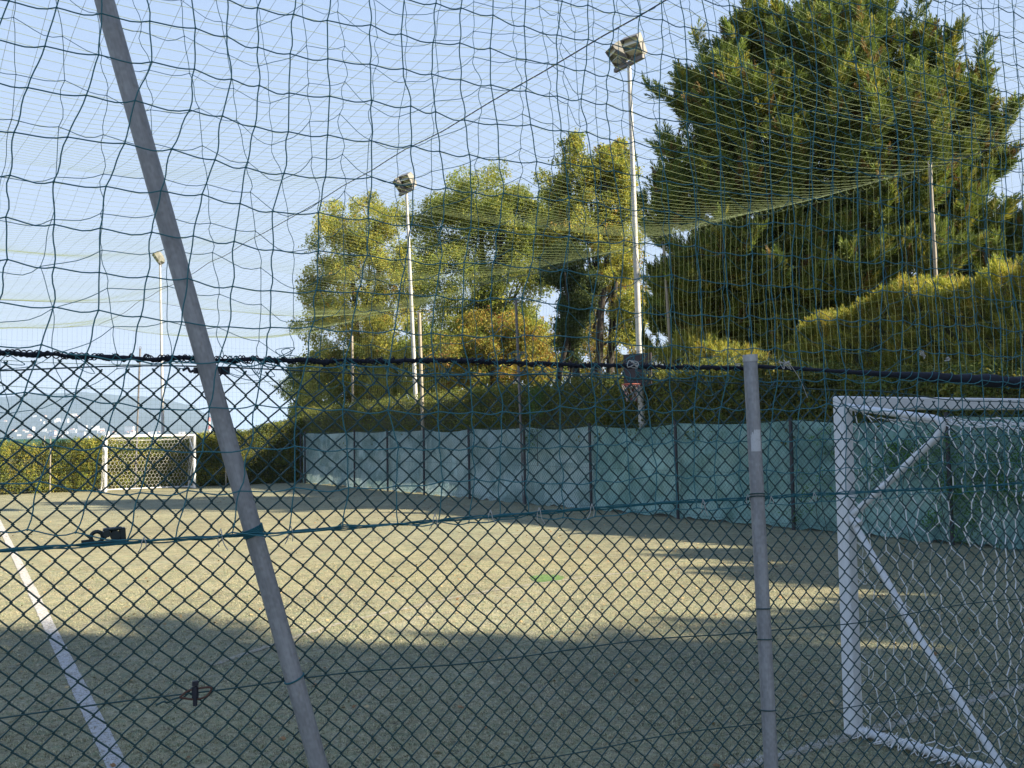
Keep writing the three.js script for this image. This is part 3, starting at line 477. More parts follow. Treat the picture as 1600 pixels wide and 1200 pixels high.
{ // creeper pushing through the cloth
  const c1 = thing('climbing_plant', 'bright green creeper leaves poking through the cloth behind the near goal', 'climbing plant', null), R = rng(71), sp = [];
  const patches = [[1290, 690, 16], [1420, 715, 60], [1480, 700, 40], [1500, 760, 60], [1560, 745, 50], [1570, 700, 40], [1600, 770, 60], [1250, 790, 12], [1285, 760, 16], [1480, 800, 30], [1530, 820, 30], [1360, 740, 18]];
  for (const [px, py, n] of patches) { const c = onPlane(px, py, B, V(nDir.x, 0, nDir.z)); for (let k = 0; k < n; k++) sp.push({ p: c.clone().addScaledVector(aDir, (R() - 0.5) * 0.75).addScaledVector(nDir, 0.02 + 0.1 * R()).add(V(0, (R() - 0.5) * 0.55, 0)), d: nDir, s: 0.35 + 0.3 * R() }); }
  foliage('leaves', c1, LEAF.laurel, LM, sp, palette([[0.6, 0.10, 0.24, 0.05], [0.4, 0.07, 0.16, 0.03]]), 5, 0.2, 1);
  const st = new Tubes(); for (const [px, py] of patches) { const c = onPlane(px, py, B, V(nDir.x, 0, nDir.z)); st.add(spline([c.clone().setY(0).addScaledVector(nDir, 0.03), c.clone().setY(c.y * 0.5).addScaledVector(aDir, 0.12).addScaledVector(nDir, 0.04), c.clone().addScaledVector(nDir, 0.05)], 10), 0.005, 4); }
  part('stem', st.geo(), M.bark, c1);
  const c2 = thing('climbing_plant', 'small green creeper hanging over the middle of the side fence', 'climbing plant', null), sp2 = [];
  for (const [px, py, n] of [[845, 630, 50], [838, 690, 16]]) { const c = onPlane(px, py, B, V(nDir.x, 0, nDir.z)); for (let k = 0; k < n; k++) sp2.push({ p: c.clone().addScaledVector(aDir, (R() - 0.5) * 0.7).addScaledVector(nDir, 0.05 + 0.25 * R()).add(V(0, (R() - 0.5) * 0.7, 0)), d: nDir, s: 0.6 }); }
  foliage('leaves', c2, LEAF.laurel, LM, sp2, palette([[1, 0.07, 0.15, 0.03]]), 6, 0.2, 1);
  const c = onPlane(842, 650, B, V(nDir.x, 0, nDir.z)); part('stem', tube(spline([c.clone().setY(1.0).addScaledVector(nDir, 0.06), c.clone().addScaledVector(nDir, 0.07), c.clone().setY(2.5).addScaledVector(nDir, 0.1)], 10), 0.008, 5), M.bark, c2);
}
{ // low screen fence along the far end, above its hedge
  const fs = L + 2.6, o = P(fs, 10), f = thing('end_fence', 'dark green screen fence behind the far hedge', 'fence', null, [o.x, 0, o.z]), pos = [], idx = [], nu = 120, nv = 6, loc = (w, y, ds = 0) => P(fs + ds, w, y).sub(V(o.x, 0, o.z));
  for (let i = 0; i <= nu; i++) for (let j = 0; j <= nv; j++) { const w = lerp(-1, 24, i / nu), q = loc(w, j / nv * 1.92, 0.03 * n3(w * 1.2, j * 0.4, 2)); pos.push(q.x, q.y, q.z); if (i && j) { const r = nv + 1, b = i * r + j; idx.push(b - r - 1, b, b - r, b - r - 1, b - 1, b); } }
  const g = new THREE.BufferGeometry(); g.setAttribute('position', new THREE.Float32BufferAttribute(pos, 3)); g.setIndex(idx); g.computeVertexNormals();
  part('screen_cloth', g, std(0.02, 0.075, 0.065, 0.9, { side: THREE.DoubleSide }), f);
  for (let k = 0; k < 11; k++) part('post', tube([loc(-0.5 + k * 2.4, 0, -0.06), loc(-0.5 + k * 2.4, 2.05, -0.06)], 0.025, 6), M.galv, f);
}

// ---------------------------------------------------------------- floodlights, net poles, basketball hoop
const lampGlass = new THREE.MeshPhysicalMaterial({ color: 0xffffff, roughness: 0.08, transmission: 1, thickness: 0 }), lampInner = std(0.7, 0.7, 0.62, 0.4);
function floodlight(base, top, label, turn) {
  const t = thing('floodlight_pole', label, 'floodlight', null, [base.x, 0, base.z], turn), inv = new THREE.Quaternion().setFromAxisAngle(UP, -turn), h = top.clone().setY(top.y).sub(V(base.x, 0, base.z)).applyQuaternion(inv);
  part('pole', tube([V(0, -0.1, 0), V(h.x * 0.33, h.y * 0.33, h.z * 0.33), V(h.x * 0.66, h.y * 0.66, h.z * 0.66), h], (k) => lerp(0.085, 0.045, k), 14), M.galvPale, t);
  part('base_plate', new THREE.CylinderGeometry(0.16, 0.18, 0.05, 14).translate(0, 0.03, 0), M.galvDark, t);
  part('crossarm', new RoundedBoxGeometry(1.02, 0.09, 0.09, 2, 0.012).translate(h.x, h.y + 0.05, h.z), M.galvDark, t);
  for (const x of [-0.285, 0.285]) {
    const tilt = 0.62, place = (g) => g.rotateX(tilt).rotateY(Math.sign(x) * 0.28).translate(h.x + x, h.y + 0.34, h.z + 0.08);
    const W = 0.43, H = 0.46, D = 0.20, wall = 0.016;
    const hs = part('floodlight', place(merge([box(W, wall, D, 0, H / 2, 0), box(W, wall, D, 0, -H / 2, 0), box(wall, H - wall, D, W / 2 - wall / 2, 0, 0), box(wall, H - wall, D, -W / 2 + wall / 2, 0, 0), new THREE.CylinderGeometry(0.20, 0.34, 0.12, 4).rotateY(Math.PI / 4).rotateX(-Math.PI / 2).scale(0.86, 0.93, 1).translate(0, 0, -D / 2 - 0.058)])), M.lampBody ??= std(0.20, 0.19, 0.17, 0.55), t);
    part('reflector', place(merge([box(W - 0.05, 0.012, 0.20, 0, 0.135, -0.02).rotateX(0.55).translate(0, 0.01, 0), box(W - 0.05, 0.012, 0.22, 0, -0.11, -0.03).rotateX(-0.7), box(W - 0.05, 0.2, 0.012, 0, 0, -D / 2 + 0.02)])), lampInner, hs); part('bulb', place(new THREE.CylinderGeometry(0.022, 0.022, W - 0.12, 10).rotateZ(Math.PI / 2).translate(0, -0.01, -0.01)), M.galvDark, hs);
    part('glass', place(box(W - 0.036, H - 0.02, 0.008, 0, 0, D / 2 - 0.03)), lampGlass, hs);
    part('rim', place(merge([box(W + 0.02, 0.03, 0.02, 0, H / 2 - 0.008, D / 2 + 0.008), box(W + 0.02, 0.03, 0.02, 0, -H / 2 + 0.008, D / 2 + 0.008), box(0.028, H - 0.05, 0.02, W / 2 - 0.006, 0, D / 2 + 0.008), box(0.028, H - 0.05, 0.02, -W / 2 + 0.006, 0, D / 2 + 0.008)])), M.galvDark, hs);
    part('bracket', merge([box(0.03, 0.3, 0.03, h.x + x - 0.2, h.y + 0.22, h.z), box(0.03, 0.3, 0.03, h.x + x + 0.2, h.y + 0.22, h.z)]), M.galvDark, t);
  }
  return t;
}
const inTurn = turnTo(aDir.clone().negate());       // local X along the fence, local Z into the pitch
const fa = ground(1008, 803), fb = ground(656, 768);
const topAt = (px, py, b) => at(px, py, -b.z);
floodlight(fa, topAt(983, 103, fa), 'tall pale floodlight pole with two lamps standing by the basketball board', inTurn);
floodlight(fb, topAt(635, 302, fb), 'farther floodlight pole with two lamps between the left and middle trees', inTurn);
{
  const d = 46, b = at(256, 690, d).setY(0); floodlight(b, at(250, 414, d), 'farthest slim floodlight pole beyond the far goal on the left', inTurn - 0.3);
}
M.poleWarm = std(0.36, 0.31, 0.24, 0.6, { map: galvTex });
function netPole(base, top, r, label, mat = M.poleWarm) {
  const t = thing('net_pole', label, 'pole', null, [base.x, 0, base.z]), h = top.clone().sub(V(base.x, 0, base.z));
  part('pole', tube([V(0, -0.1, 0), h.clone().multiplyScalar(0.5), h], r, 10), mat, t);
  part('eye_bolt', new THREE.TorusGeometry(0.04, 0.01, 6, 12).translate(h.x, h.y + 0.04, h.z), M.galvDark, t); return t;
}
const wallFoot = (px, w = -0.2) => P(sOf(onPlane(px, 740, P(0, w), V(nDir.x, 0, nDir.z))), w);
{
  let b = wallFoot(1480, -2.6); netPole(b, at(1453, 258, -b.z), 0.036, 'pale net pole rising in front of the cypress on the right');
  b = wallFoot(1061, -1.9); netPole(b, at(1037, 383, -b.z), 0.034, 'thin net pole at the left edge of the cypress, right of the near floodlight');
  b = wallFoot(664); netPole(b, at(655, 489, -b.z), 0.055, 'net pole close behind the farther floodlight pole');
  b = at(553, 690, 40).setY(0); netPole(b, at(550, 525, 40), 0.05, 'net pole at the far corner in front of the leftmost tall tree');
  b = ground(220, 766).add(aDir.clone().multiplyScalar(1.0)).setY(0); netPole(b, at(219, 545, -b.z), 0.035, 'slim rusty pole behind the far goal', M.galvDark);
  b = ground(78, 770); netPole(b, b.clone().setY(1.9), 0.025, 'short pale stake in the far hedge left of the far goal');
  b = ground(353, 760); netPole(b, b.clone().setY(1.95), 0.025, 'short pale stake in the far hedge right of the far goal');
  b = wallFoot(818, -0.1); netPole(b, at(806, 470, -b.z), 0.035, 'rusty thin pole in the middle of the side fence', M.galvDark);
  const q = at(474, 692, 52).setY(0), t = thing('tripod_mast', 'pale narrow frame of two poles meeting at the top beside the far trees', 'mast', null, [q.x, 0, q.z]), hh = at(474, 577, 52).y;
  for (const e of [-1, 1]) part('leg', tube([V(e * 0.22, 0, 0), V(e * 0.14, hh * 0.7, 0), V(e * 0.05, hh, 0)], 0.035, 8), M.galvPale, t);
  part('top_bar', tube([V(-0.08, hh, 0), V(0.08, hh, 0)], 0.035, 8), M.galvPale, t);
}
{ // basketball board on the near floodlight pole
  const c = at(996, 578, -fa.z - 0.15), t = thing('basketball_hoop', 'weathered dark basketball board with orange rim and torn net on the near floodlight pole', 'basketball hoop', null, [c.x, c.y, c.z], inTurn + 0.25), S = 0.72;
  part('backboard', new RoundedBoxGeometry(S, S * 0.98, 0.03, 2, 0.012), std(0.035, 0.026, 0.032, 0.75, { map: tex(128, 128, (x, y) => { const k = 0.7 + 0.7 * wn(x / 6, y / 3, 42) * wn2(x / 20, y / 20, 6) * 1.4; return [k, k, k]; }) }), t);
  part('frame', merge([box(S + 0.02, 0.025, 0.04, 0, S * 0.49, -0.01), box(S + 0.02, 0.025, 0.04, 0, -S * 0.49, -0.01), box(0.025, S, 0.04, S / 2, 0, -0.01), box(0.025, S, 0.04, -S / 2, 0, -0.01)]), std(0.02, 0.015, 0.02, 0.8), t);
  part('bracket', merge([box(0.05, 0.05, 0.16, 0, 0.15, -0.1), box(0.05, 0.05, 0.16, 0, -0.15, -0.1), box(0.12, 0.05, 0.06, 0, -S / 2 + 0.03, 0.04)]), M.galvDark, t);
  const R0 = 0.2, ry = -S / 2 + 0.03, rz = R0 + 0.06;
  part('rim', new THREE.TorusGeometry(R0, 0.011, 8, 28).rotateX(Math.PI / 2).translate(0, ry, rz), std(0.30, 0.08, 0.05, 0.7), t);
  const n = new Tubes(), R = rng(3), red = new Tubes(), N = 12, ringP = (k, j) => { const a = (k + (j % 2) / 2) / N * 2 * Math.PI, r = lerp(R0, 0.10, j / 5); return V(Math.cos(a) * r + 0.012 * (R() - 0.5), ry - 0.075 * j, rz + Math.sin(a) * r); };
  const G = Array.from({ length: 6 }, (_, j) => Array.from({ length: N }, (_, k) => ringP(k, j)));
  for (let j = 0; j < 5; j++) for (let k = 0; k < N; k++) for (const e of [0, j % 2 ? 1 : -1]) { if (R() < 0.15) continue; ((k + j) % 3 ? n : red).add([G[j][k], G[j + 1][(k + e + N) % N]], 0.0042, 4); }
  part('net', n.geo(), std(0.36, 0.36, 0.38, 0.9), t); part('net', red.geo(), std(0.2, 0.04, 0.06, 0.9), t).userData.label = 'red strands of the torn hoop net';
}

// ---------------------------------------------------------------- goals
const goalTurn = turnTo(nDir.clone().negate());      // local X towards the side fence, local Z back towards the viewer
function buildGoal(label, pos, turn) {
  const t = thing('football_goal', label, 'goal', null, pos, turn), HW = 1.5, HH = 2.0, q = 0.085;
  for (const x of [-1, 1]) part('post', new RoundedBoxGeometry(q, HH + 0.02, q, 3, 0.014).translate(x * (HW + q / 2), (HH + 0.02) / 2, 0), M.white, t);
  part('crossbar', new RoundedBoxGeometry(2 * HW + 0.004, q - 0.004, q - 0.004, 3, 0.014).translate(0, HH - q / 2 + 0.02, 0), M.white, t);
  
  for (const x of [-1, 1]) {
    const X = x * (HW + q / 2), c0 = V(X, 1.955, 0.03), c1 = V(X, 1.875, 0.58), c2 = V(X, 1.765, 0.615), c3 = V(X, 1.30, 0.04), up = [...straight(c0, c1, 6), ...new THREE.QuadraticBezierCurve3(c1, V(X, 1.86, 0.70), c2).getPoints(10).slice(1), ...straight(c2, c3, 6).slice(1)];
    part('net_support', tube(up, 0.021, 10), M.white, t);
    part('brace', tube([V(X, 1.27, 0.045), V(X, 0.65, 0.46), V(X, 0.04, 0.93)], 0.021, 10), M.white, t);
    part('ground_bar', tube([V(X, 0.035, 0.03), V(X, 0.035, 0.5), V(X, 0.035, 1.0)], 0.026, 10), M.white, t);
    part('sleeve', new THREE.CylinderGeometry(0.03, 0.03, 0.07, 12).rotateX(-0.9).translate(X, 1.27, 0.06), M.white, t);
  }
  part('rear_bar', tube([V(-HW - q / 2, 0.035, 1.0), V(0, 0.035, 1.0), V(HW + q / 2, 0.035, 1.0)], 0.024, 10), M.white, t);
  // hexagon net: a sheet over the top and back, one at each side
  const n = new Tubes(), profile = new THREE.CatmullRomCurve3([V(0, 2.0, 0.05), V(0, 1.88, 0.33), V(0, 1.83, 0.62), V(0, 1.35, 0.74), V(0, 0.7, 0.90), V(0, 0.05, 1.0)]);
  const hex = (W, H, map, cw, ch, r) => { // zigzag rows joined by upright links
    const nr = Math.floor(H / ch), nc = Math.floor(W / cw), a = ch * 0.2;
    const node = (i, j, up) => map((i * 0.5) * cw / W, clamp((j * ch + (up ? a : -a)) / H));
    for (let j = 0; j <= nr; j++) {
      const pts = []; for (let i = 0; i <= nc * 2; i++) pts.push(node(i, j, (i + j) % 2));
      n.add(pts, r, 4);
      if (j < nr) for (let i = 0; i <= nc * 2; i++) if ((i + j) % 2) { const p0 = node(i, j, 1), p1 = node(i, j + 1, 0); n.add([p0, p1], r * 1.15, 4); n.knot(p0, r * 2); n.knot(p1, r * 2); }
    }
  };
  hex(3.0, 2.75, (u, v) => { const p = profile.getPointAt(1 - v); p.x = lerp(-HW, HW, u); const sl = Math.sin(Math.PI * u); p.z -= 0.10 * sl * Math.sin(Math.PI * clamp(v * 1.1)) + 0.02 * n3(u * 7, v * 6, 1); p.y -= 0.09 * sl * smooth(v, 0.7, 0.95) * (1 + 0.5 * n3(u * 5, v * 9, 6)); p.x += 0.02 * n3(u * 9, v * 7, 5); p.y = Math.max(0.02, p.y); return p; }, 0.13, 0.145, 0.0030);
  for (const x of [-1, 1]) hex(0.85, 1.95, (u, v) => { const p = profile.getPointAt(clamp(1 - v * 0.82 - 0.02)), h0 = v * 1.95 + 0.02, z = lerp(0.05, p.z, u), y = lerp(h0, p.y, u); return V(x * (HW + 0.03) + 0.045 * n3(u * 3, v * 5, 3 + x) * Math.sin(Math.PI * u), Math.max(0.02, y - 0.03 * Math.sin(Math.PI * u) * v), z + 0.02 * n3(u * 6, v * 8, x)); }, 0.12, 0.15, 0.0030);
  part('net', n.geo(), M.whiteNet, t);
  // slack net lying along the ground bar
  const sl = new Tubes(), R = rng(17);
  for (const x of [-1, 1]) for (let k = 0; k < 26; k++) { const z = 0.05 + 0.95 * R(), X = x * (HW + 0.05); sl.add(spline([V(X, 0.06, z), V(X + x * 0.05 * R(), 0.03 + 0.05 * R(), z + 0.05 * (R() - 0.5)), V(X + x * (0.04 + 0.06 * R()), 0.015, z + 0.1 * (R() - 0.3)), V(X + x * 0.02, 0.05 + 0.05 * R(), z + 0.12 * R())], 9), 0.0028, 4); }
  for (const x of [-1, 1]) for (let k = 0; k < 9; k++) { const z = 0.04 + 0.06 * R(), y = 0.1 + 1.8 * R(), X = x * (HW + 0.02); sl.add(spline([V(X, y, 0.045), V(X, y - 0.04, z + 0.04), V(X, y - 0.10, z + 0.02), V(X, y - 0.07, 0.05)], 8), 0.0028, 4); }
  part('net_tie', sl.geo(), M.whiteNet, t);
  return t;
}
const gc = P(goalS, goalW), nearGoal = buildGoal('near white football goal at the right, seen from behind its net', [gc.x, 0, gc.z], goalTurn);
const gf = P(farS, farW); copy(nearGoal, 'small far white football goal in front of the hedge at the left', [gf.x, 0, gf.z], goalTurn + Math.PI);

// ---------------------------------------------------------------- nets over and around the pitch
const ROOF = 6.0, CELL = 0.25, roofW = 16;
const roofH = (s, w) => { // sags between the lengthwise cables and, less, between the cross lines
  const across = w < 7.6 ? w / 7.6 : (w - 7.6) / (roofW - 7.6), bay = (((L + 0.5 - s) % 7.4) + 7.4) % 7.4 / 7.4;
  return ROOF - 0.22 * 4 * across * (1 - across) - (0.05 + 0.24 * 4 * across * (1 - across)) * 4 * bay * (1 - bay) + 0.05 * n3(s * 0.35, w * 0.35, 2);
};
{
  const o = P(L / 2, 7.6), t = thing('roof_net', 'wide fine mesh net stretched over the whole pitch', 'net', null, [o.x, 0, o.z]), off = V(-o.x, 0, -o.z), n = new Tubes(), s0 = S0 + 2.6, s1 = L + 0.5;
  const at2 = (s, w) => P(s, w, roofH(s, w)).add(off);
  for (let w = 0; w <= roofW + 0.01; w += CELL) { const pts = []; for (let s = s0; s <= s1; s += CELL * 2) pts.push(at2(s, w + 0.02 * n3(s * 0.4, w, 1))); n.add(pts, 0.0019, 3); }
  for (let s = s0; s <= s1; s += CELL * 0.8) { const pts = []; for (let w = 0; w <= roofW + 0.01; w += CELL * 2) pts.push(at2(s + 0.03 * n3(w * 0.4, s, 5), w)); n.add(pts, 0.0024, 3); }
  part('net_mesh', n.geo(), M.roofNet, t);
  const c = new Tubes(); for (const w of [0, 7.6, roofW]) { const pts = []; for (let k = 0; k <= 60; k++) pts.push(at2(lerp(s0, s1, k / 60), w).add(V(0, 0.02, 0))); c.add(pts, 0.008, 5); }
  for (const s of [s1, s1 - 7.4]) { const pts = []; for (let k = 0; k <= 40; k++) pts.push(at2(s, roofW * k / 40)); c.add(pts, 0.006, 5); }
  part('cable', c.geo(), M.blackSteel, t);
  const la = new Tubes(), R = rng(8); { const pts = []; for (let k = 0; k < 1500; k++) { const s = lerp(-6, L, k / 1500), a = k * 0.9, q = at2(s, 0); pts.push(q.add(V(0, 0.06 * Math.sin(a) - 0.03, 0)).addScaledVector(nDir, 0.05 * Math.cos(a))); } la.add(pts, 0.0036, 3); }
  part('lashing', la.geo(), M.roofNet, t);
}
{ // the net that hangs from the roof's edge down to the hedge along the side fence
  const o = P(L / 2, -0.1), t = thing('side_net', 'fine upright net hanging along the side fence below the roof net', 'net', null, [o.x, 0, o.z]), off = V(-o.x, 0, -o.z), n = new Tubes(), c = 0.14;
  const q = (s, y) => P(s, -0.1 + 0.07 * n3(s * 0.5, y * 0.5, 1), y).add(off), top = (s) => roofH(s, 0);
  for (let s = -8; s <= L + 0.5; s += c) { const pts = []; for (let k = 0; k <= 9; k++) { const y = lerp(WALL_H, top(s), k / 9); pts.push(q(s + 0.03 * n3(s, y, 3), y)); } n.add(pts, 0.0017, 3); }
  for (let y = WALL_H; y < ROOF - 0.05; y += c * 2) { const pts = []; for (let s = -8; s <= L + 0.5; s += 0.4) if (y < top(s)) pts.push(q(s, y + 0.03 * n3(s * 0.6, y, 7))); n.add(pts, 0.0017, 3); }
  part('net_mesh', n.geo(), M.roofNet, t);
}
{ // upright net across the far end
  const fs = L + 0.5, o = P(fs, 7.6), t = thing('end_net', 'fine upright net across the far end over the far goal', 'net', null, [o.x, 0, o.z]), off = V(-o.x, 0, -o.z), n = new Tubes(), c = 0.16;
  const q = (w, y) => P(fs + 0.12 * n3(w * 0.3, y * 0.4, 3), w, y).add(off);
  for (let w = 0; w <= roofW; w += c) { const pts = []; for (let k = 0; k <= 8; k++) pts.push(q(w, lerp(0.1, roofH(fs, w), k / 8))); n.add(pts, 0.0022, 3); }
  for (let y = 0.1; y < ROOF - 0.5; y += c) { const pts = []; for (let w = 0; w <= roofW; w += 0.5) pts.push(q(w, y + 0.03 * n3(w * 0.6, y, 7))); n.add(pts, 0.0022, 3); }
  part('net_mesh', n.geo(), M.farNet, t);
  const b = new Tubes(); for (const y of [5.1, 4.2]) { const pts = []; for (let k = 0; k <= 40; k++) { const w = roofW * k / 40; pts.push(q(w, y - 0.5 * Math.sin(Math.PI * k / 40))); } b.add(pts, 0.012, 4); }
  part('rope', b.geo(), M.farNet, t);
}

// ---------------------------------------------------------------- the near fence
const uMin = uOf(-250), uMax = uOf(1950);
const fenceSag = (u) => FH - 0.05 * smooth(u, uOf(1200), uOf(1650));
const warp = (u, h) => ({ du: 0.016 * n3(u * 0.9, h * 1.2, 1) + 0.009 * n3(u * 2.6, h * 2.8, 9), dh: 0.012 * n3(u * 1.1, h * 1.0, 4) + 0.03 * Math.sin(u * 0.9 + 1) * h / 2, dn: 0.022 * n3(u * 0.8, h * 0.9, 7) });
const meshAt = (u, h, out = 0) => { const w = warp(u, h); return FP(u + w.du, Math.max(0.01, h + w.dh), out + w.dn); };
const nearFence = thing('chain_link_fence', 'green wire chain link fence close in front across the whole view', 'fence', null);
{
  const d = 0.0318, r = 0.0025, nw = Math.floor((uMax - uMin) / d), w = new Tubes();
  for (let i = 0; i < nw; i++) {
    const pts = [], nr = Math.floor(FH / d);
    for (let k = 0; k <= nr; k++) {
      const right = (k + i) % 2, e = right ? 1 : -1, u = uMin + (i + (right ? 1 : 0)) * d, h = k * d; if (h > fenceSag(u) - 0.045 + 0.012 * n3(u * 9, 1, 1)) break;
      const j = e * 0.0028; pts.push(meshAt(u + j - e * 0.0075, h - 0.0062, r * 1.15 * e), meshAt(u + j, h, 0), meshAt(u + j - e * 0.0075, h + 0.0062, -r * 1.15 * e));
    }
    w.add(pts, r, 5);
  }
  part('wire_mesh', w.geo(), M.wire, nearFence);
  const line = (h, rr, f) => { const pts = []; for (let k = 0; k <= 110; k++) { const u = lerp(uMin, uMax, k / 110); pts.push(meshAt(u, f ? f(u, h) : h, 0.006)); } return tube(pts, rr, 5); };
  part('tension_wire', line(1.99, 0.0022, (u) => fenceSag(u) - 0.065), M.wire, nearFence);
  part('tension_wire', line(1.11, 0.0022), M.wire, nearFence);
  part('tension_wire', line(0.79, 0.0020), M.wire, nearFence);
  // the upright post on the right
  const bot = onFence(1205, 1200, 0.06), top = onFence(1172, 556, 0.06), foot = top.p.clone().lerp(bot.p, top.h / (top.h - bot.h));
  const post = part('post', tube([foot.clone().setY(-0.1), foot.clone().lerp(top.p, 0.33), foot.clone().lerp(top.p, 0.66), top.p], 0.0245, 20), M.galv, nearFence);
  const axis = top.p.clone().sub(foot).normalize();
  part('cap', tube([top.p.clone().addScaledVector(axis, -0.02), top.p.clone().addScaledVector(axis, 0.004)], 0.0262, 20), M.galvPale, post);
  const onPost = (py) => { const y = onFence(1185, py, 0.06).h; return foot.clone().addScaledVector(axis, (y - foot.y) / axis.y); };
  const st = onPost(688), sg = new THREE.CylinderGeometry(0.0249, 0.0249, 0.076, 14, 1, true, -0.75, 1.5).rotateY(Math.atan2(-st.x, -st.z) + 0.25).translate(st.x, st.y, st.z);
  part('sticker', sg, std(0.62, 0.62, 0.62, 0.7, { side: THREE.DoubleSide, map: tex(64, 64, (x, y) => { const k = 0.95 - 0.10 * wn(x / 3, y / 3, 21) - (wn2(x / 2, y / 7, 32) > 0.83 && y > 30 && y < 46 ? 0.35 : 0); return [k, k, k]; }) }), post);
  const rg = new Tubes(); for (const py of [772, 776, 952, 1000, 1112]) { const c = onPost(py), pts = []; for (let k = 0; k <= 20; k++) { const a = k / 20 * 2 * Math.PI; pts.push(c.clone().add(V(Math.cos(a) * 0.027, 0.004 * Math.sin(a), Math.sin(a) * 0.027))); } rg.add(pts, 0.0022, 5); }
  part('tie_wire', rg.geo(), M.wire, nearFence);
  // wire strainers
  const strainer = (px, py, mat, w, hgt) => {
    const c = onFence(px, py, 0.02), g = new THREE.Group(); g.name = 'wire_strainer'; g.position.copy(c.p); g.rotation.y = turnTo(fu); g.rotation.z = 0; nearFence.add(g);
    return g;
  };
  const s1 = strainer(163, 838); s1.scale.setScalar(1.3); { // green double reel strainer
    part('body', merge([new RoundedBoxGeometry(0.066, 0.007, 0.030, 2, 0.003).translate(0.006, -0.013, 0), new RoundedBoxGeometry(0.036, 0.006, 0.028, 2, 0.003).translate(0.016, 0.013, 0), new THREE.TorusGeometry(0.011, 0.004, 8, 18).translate(-0.014, 0, 0), new RoundedBoxGeometry(0.012, 0.028, 0.026, 2, 0.003).translate(0.034, 0, 0), new THREE.CylinderGeometry(0.010, 0.010, 0.026, 14).rotateX(Math.PI / 2).translate(0.02, 0, 0)]), M.greenSteel, s1); s1.rotation.z = 0.06;
    part('spool', merge([new THREE.CylinderGeometry(0.0075, 0.0075, 0.04, 12).rotateX(Math.PI / 2).translate(0.004, 0.006, 0), box(0.022, 0.010, 0.008, -0.032, -0.008, 0)]), M.greenSteel, s1);
  }
  const s2 = strainer(305, 1085); { // rusty cast strainer
    part('body', new Tubes().add(spline([V(-0.04, -0.003, 0), V(-0.02, 0.011, 0), V(0.01, 0.015, 0), V(0.042, 0.012, 0), V(0.03, -0.008, 0), V(0.0, -0.013, 0), V(-0.04, -0.003, 0)], 30), 0.0028, 6).geo(), M.rust, s2);
    part('spool', merge([new THREE.CylinderGeometry(0.009, 0.009, 0.03, 10).translate(0.0, 0.006, 0), new THREE.CylinderGeometry(0.006, 0.006, 0.052, 8).translate(0, -0.004, 0), box(0.016, 0.012, 0.012, 0, 0.03, 0)]), M.blackSteel, s2);
    part('wire_end', tube(spline([V(-0.1, -0.016, 0), V(-0.08, -0.008, 0.004), V(-0.07, -0.014, -0.004), V(-0.058, -0.005, 0.004), V(-0.04, -0.003, 0)], 24), 0.0026, 5), M.wire, s2);
  }
  const s3 = strainer(330, 579); { // black box strainer behind the leaning pipe
    part('body', merge([box(0.075, 0.016, 0.02, -0.008, 0, -0.006), new THREE.CylinderGeometry(0.014, 0.014, 0.022, 16).rotateX(0.1).translate(0.037, 0.001, -0.004), new THREE.CylinderGeometry(0.012, 0.009, 0.02, 12).rotateX(Math.PI / 2).translate(-0.02, 0, 0)]), M.blackSteel, s3);
    part('hook', tube(spline([V(-0.075, -0.001, 0), V(-0.062, 0.006, 0), V(-0.055, -0.004, 0), V(-0.046, 0, 0)], 14), 0.0035, 6), M.blackSteel, s3);
  }
}
const pipe = thing('leaning_pipe', 'grey steel pipe leaning left in front of the chain link fence', 'pipe', null);
{
  const OUT = 0.045, a = onFence(163, 0, OUT).p, b = onFence(499, 1200, OUT).p, d = a.clone().sub(b).normalize(), r = 0.0255;
  const p0 = b.clone().addScaledVector(d, -b.y / d.y - 0.15), p1 = a.clone().addScaledVector(d, 2.4), pts = []; for (let k = 0; k <= 24; k++) pts.push(p0.clone().lerp(p1, k / 24));
  part('tube', tube(pts, r, 24), M.galv, pipe);
  const lap = new Tubes(), e1 = fn.clone().addScaledVector(d, -fn.dot(d)).normalize(), e2 = d.clone().cross(e1); for (const [px, py, m] of [[401, 828, 5], [466, 1058, 1]]) { const cp = onFence(px, py, OUT).p, c = b.clone().addScaledVector(d, (cp.y - b.y) / d.y); for (let j = 0; j < m; j++) { const q = []; for (let k = 0; k <= 22; k++) { const an = k / 22 * 2 * Math.PI; q.push(c.clone().addScaledVector(d, (j - m / 2) * 0.0045 + 0.004 * Math.cos(an)).addScaledVector(e1, Math.sin(an) * 0.0275).addScaledVector(e2, Math.cos(an) * 0.0275)); } lap.add(q, 0.0026, 5); } }
  part('rope_lashing', lap.geo(), M.rope, pipe);
}
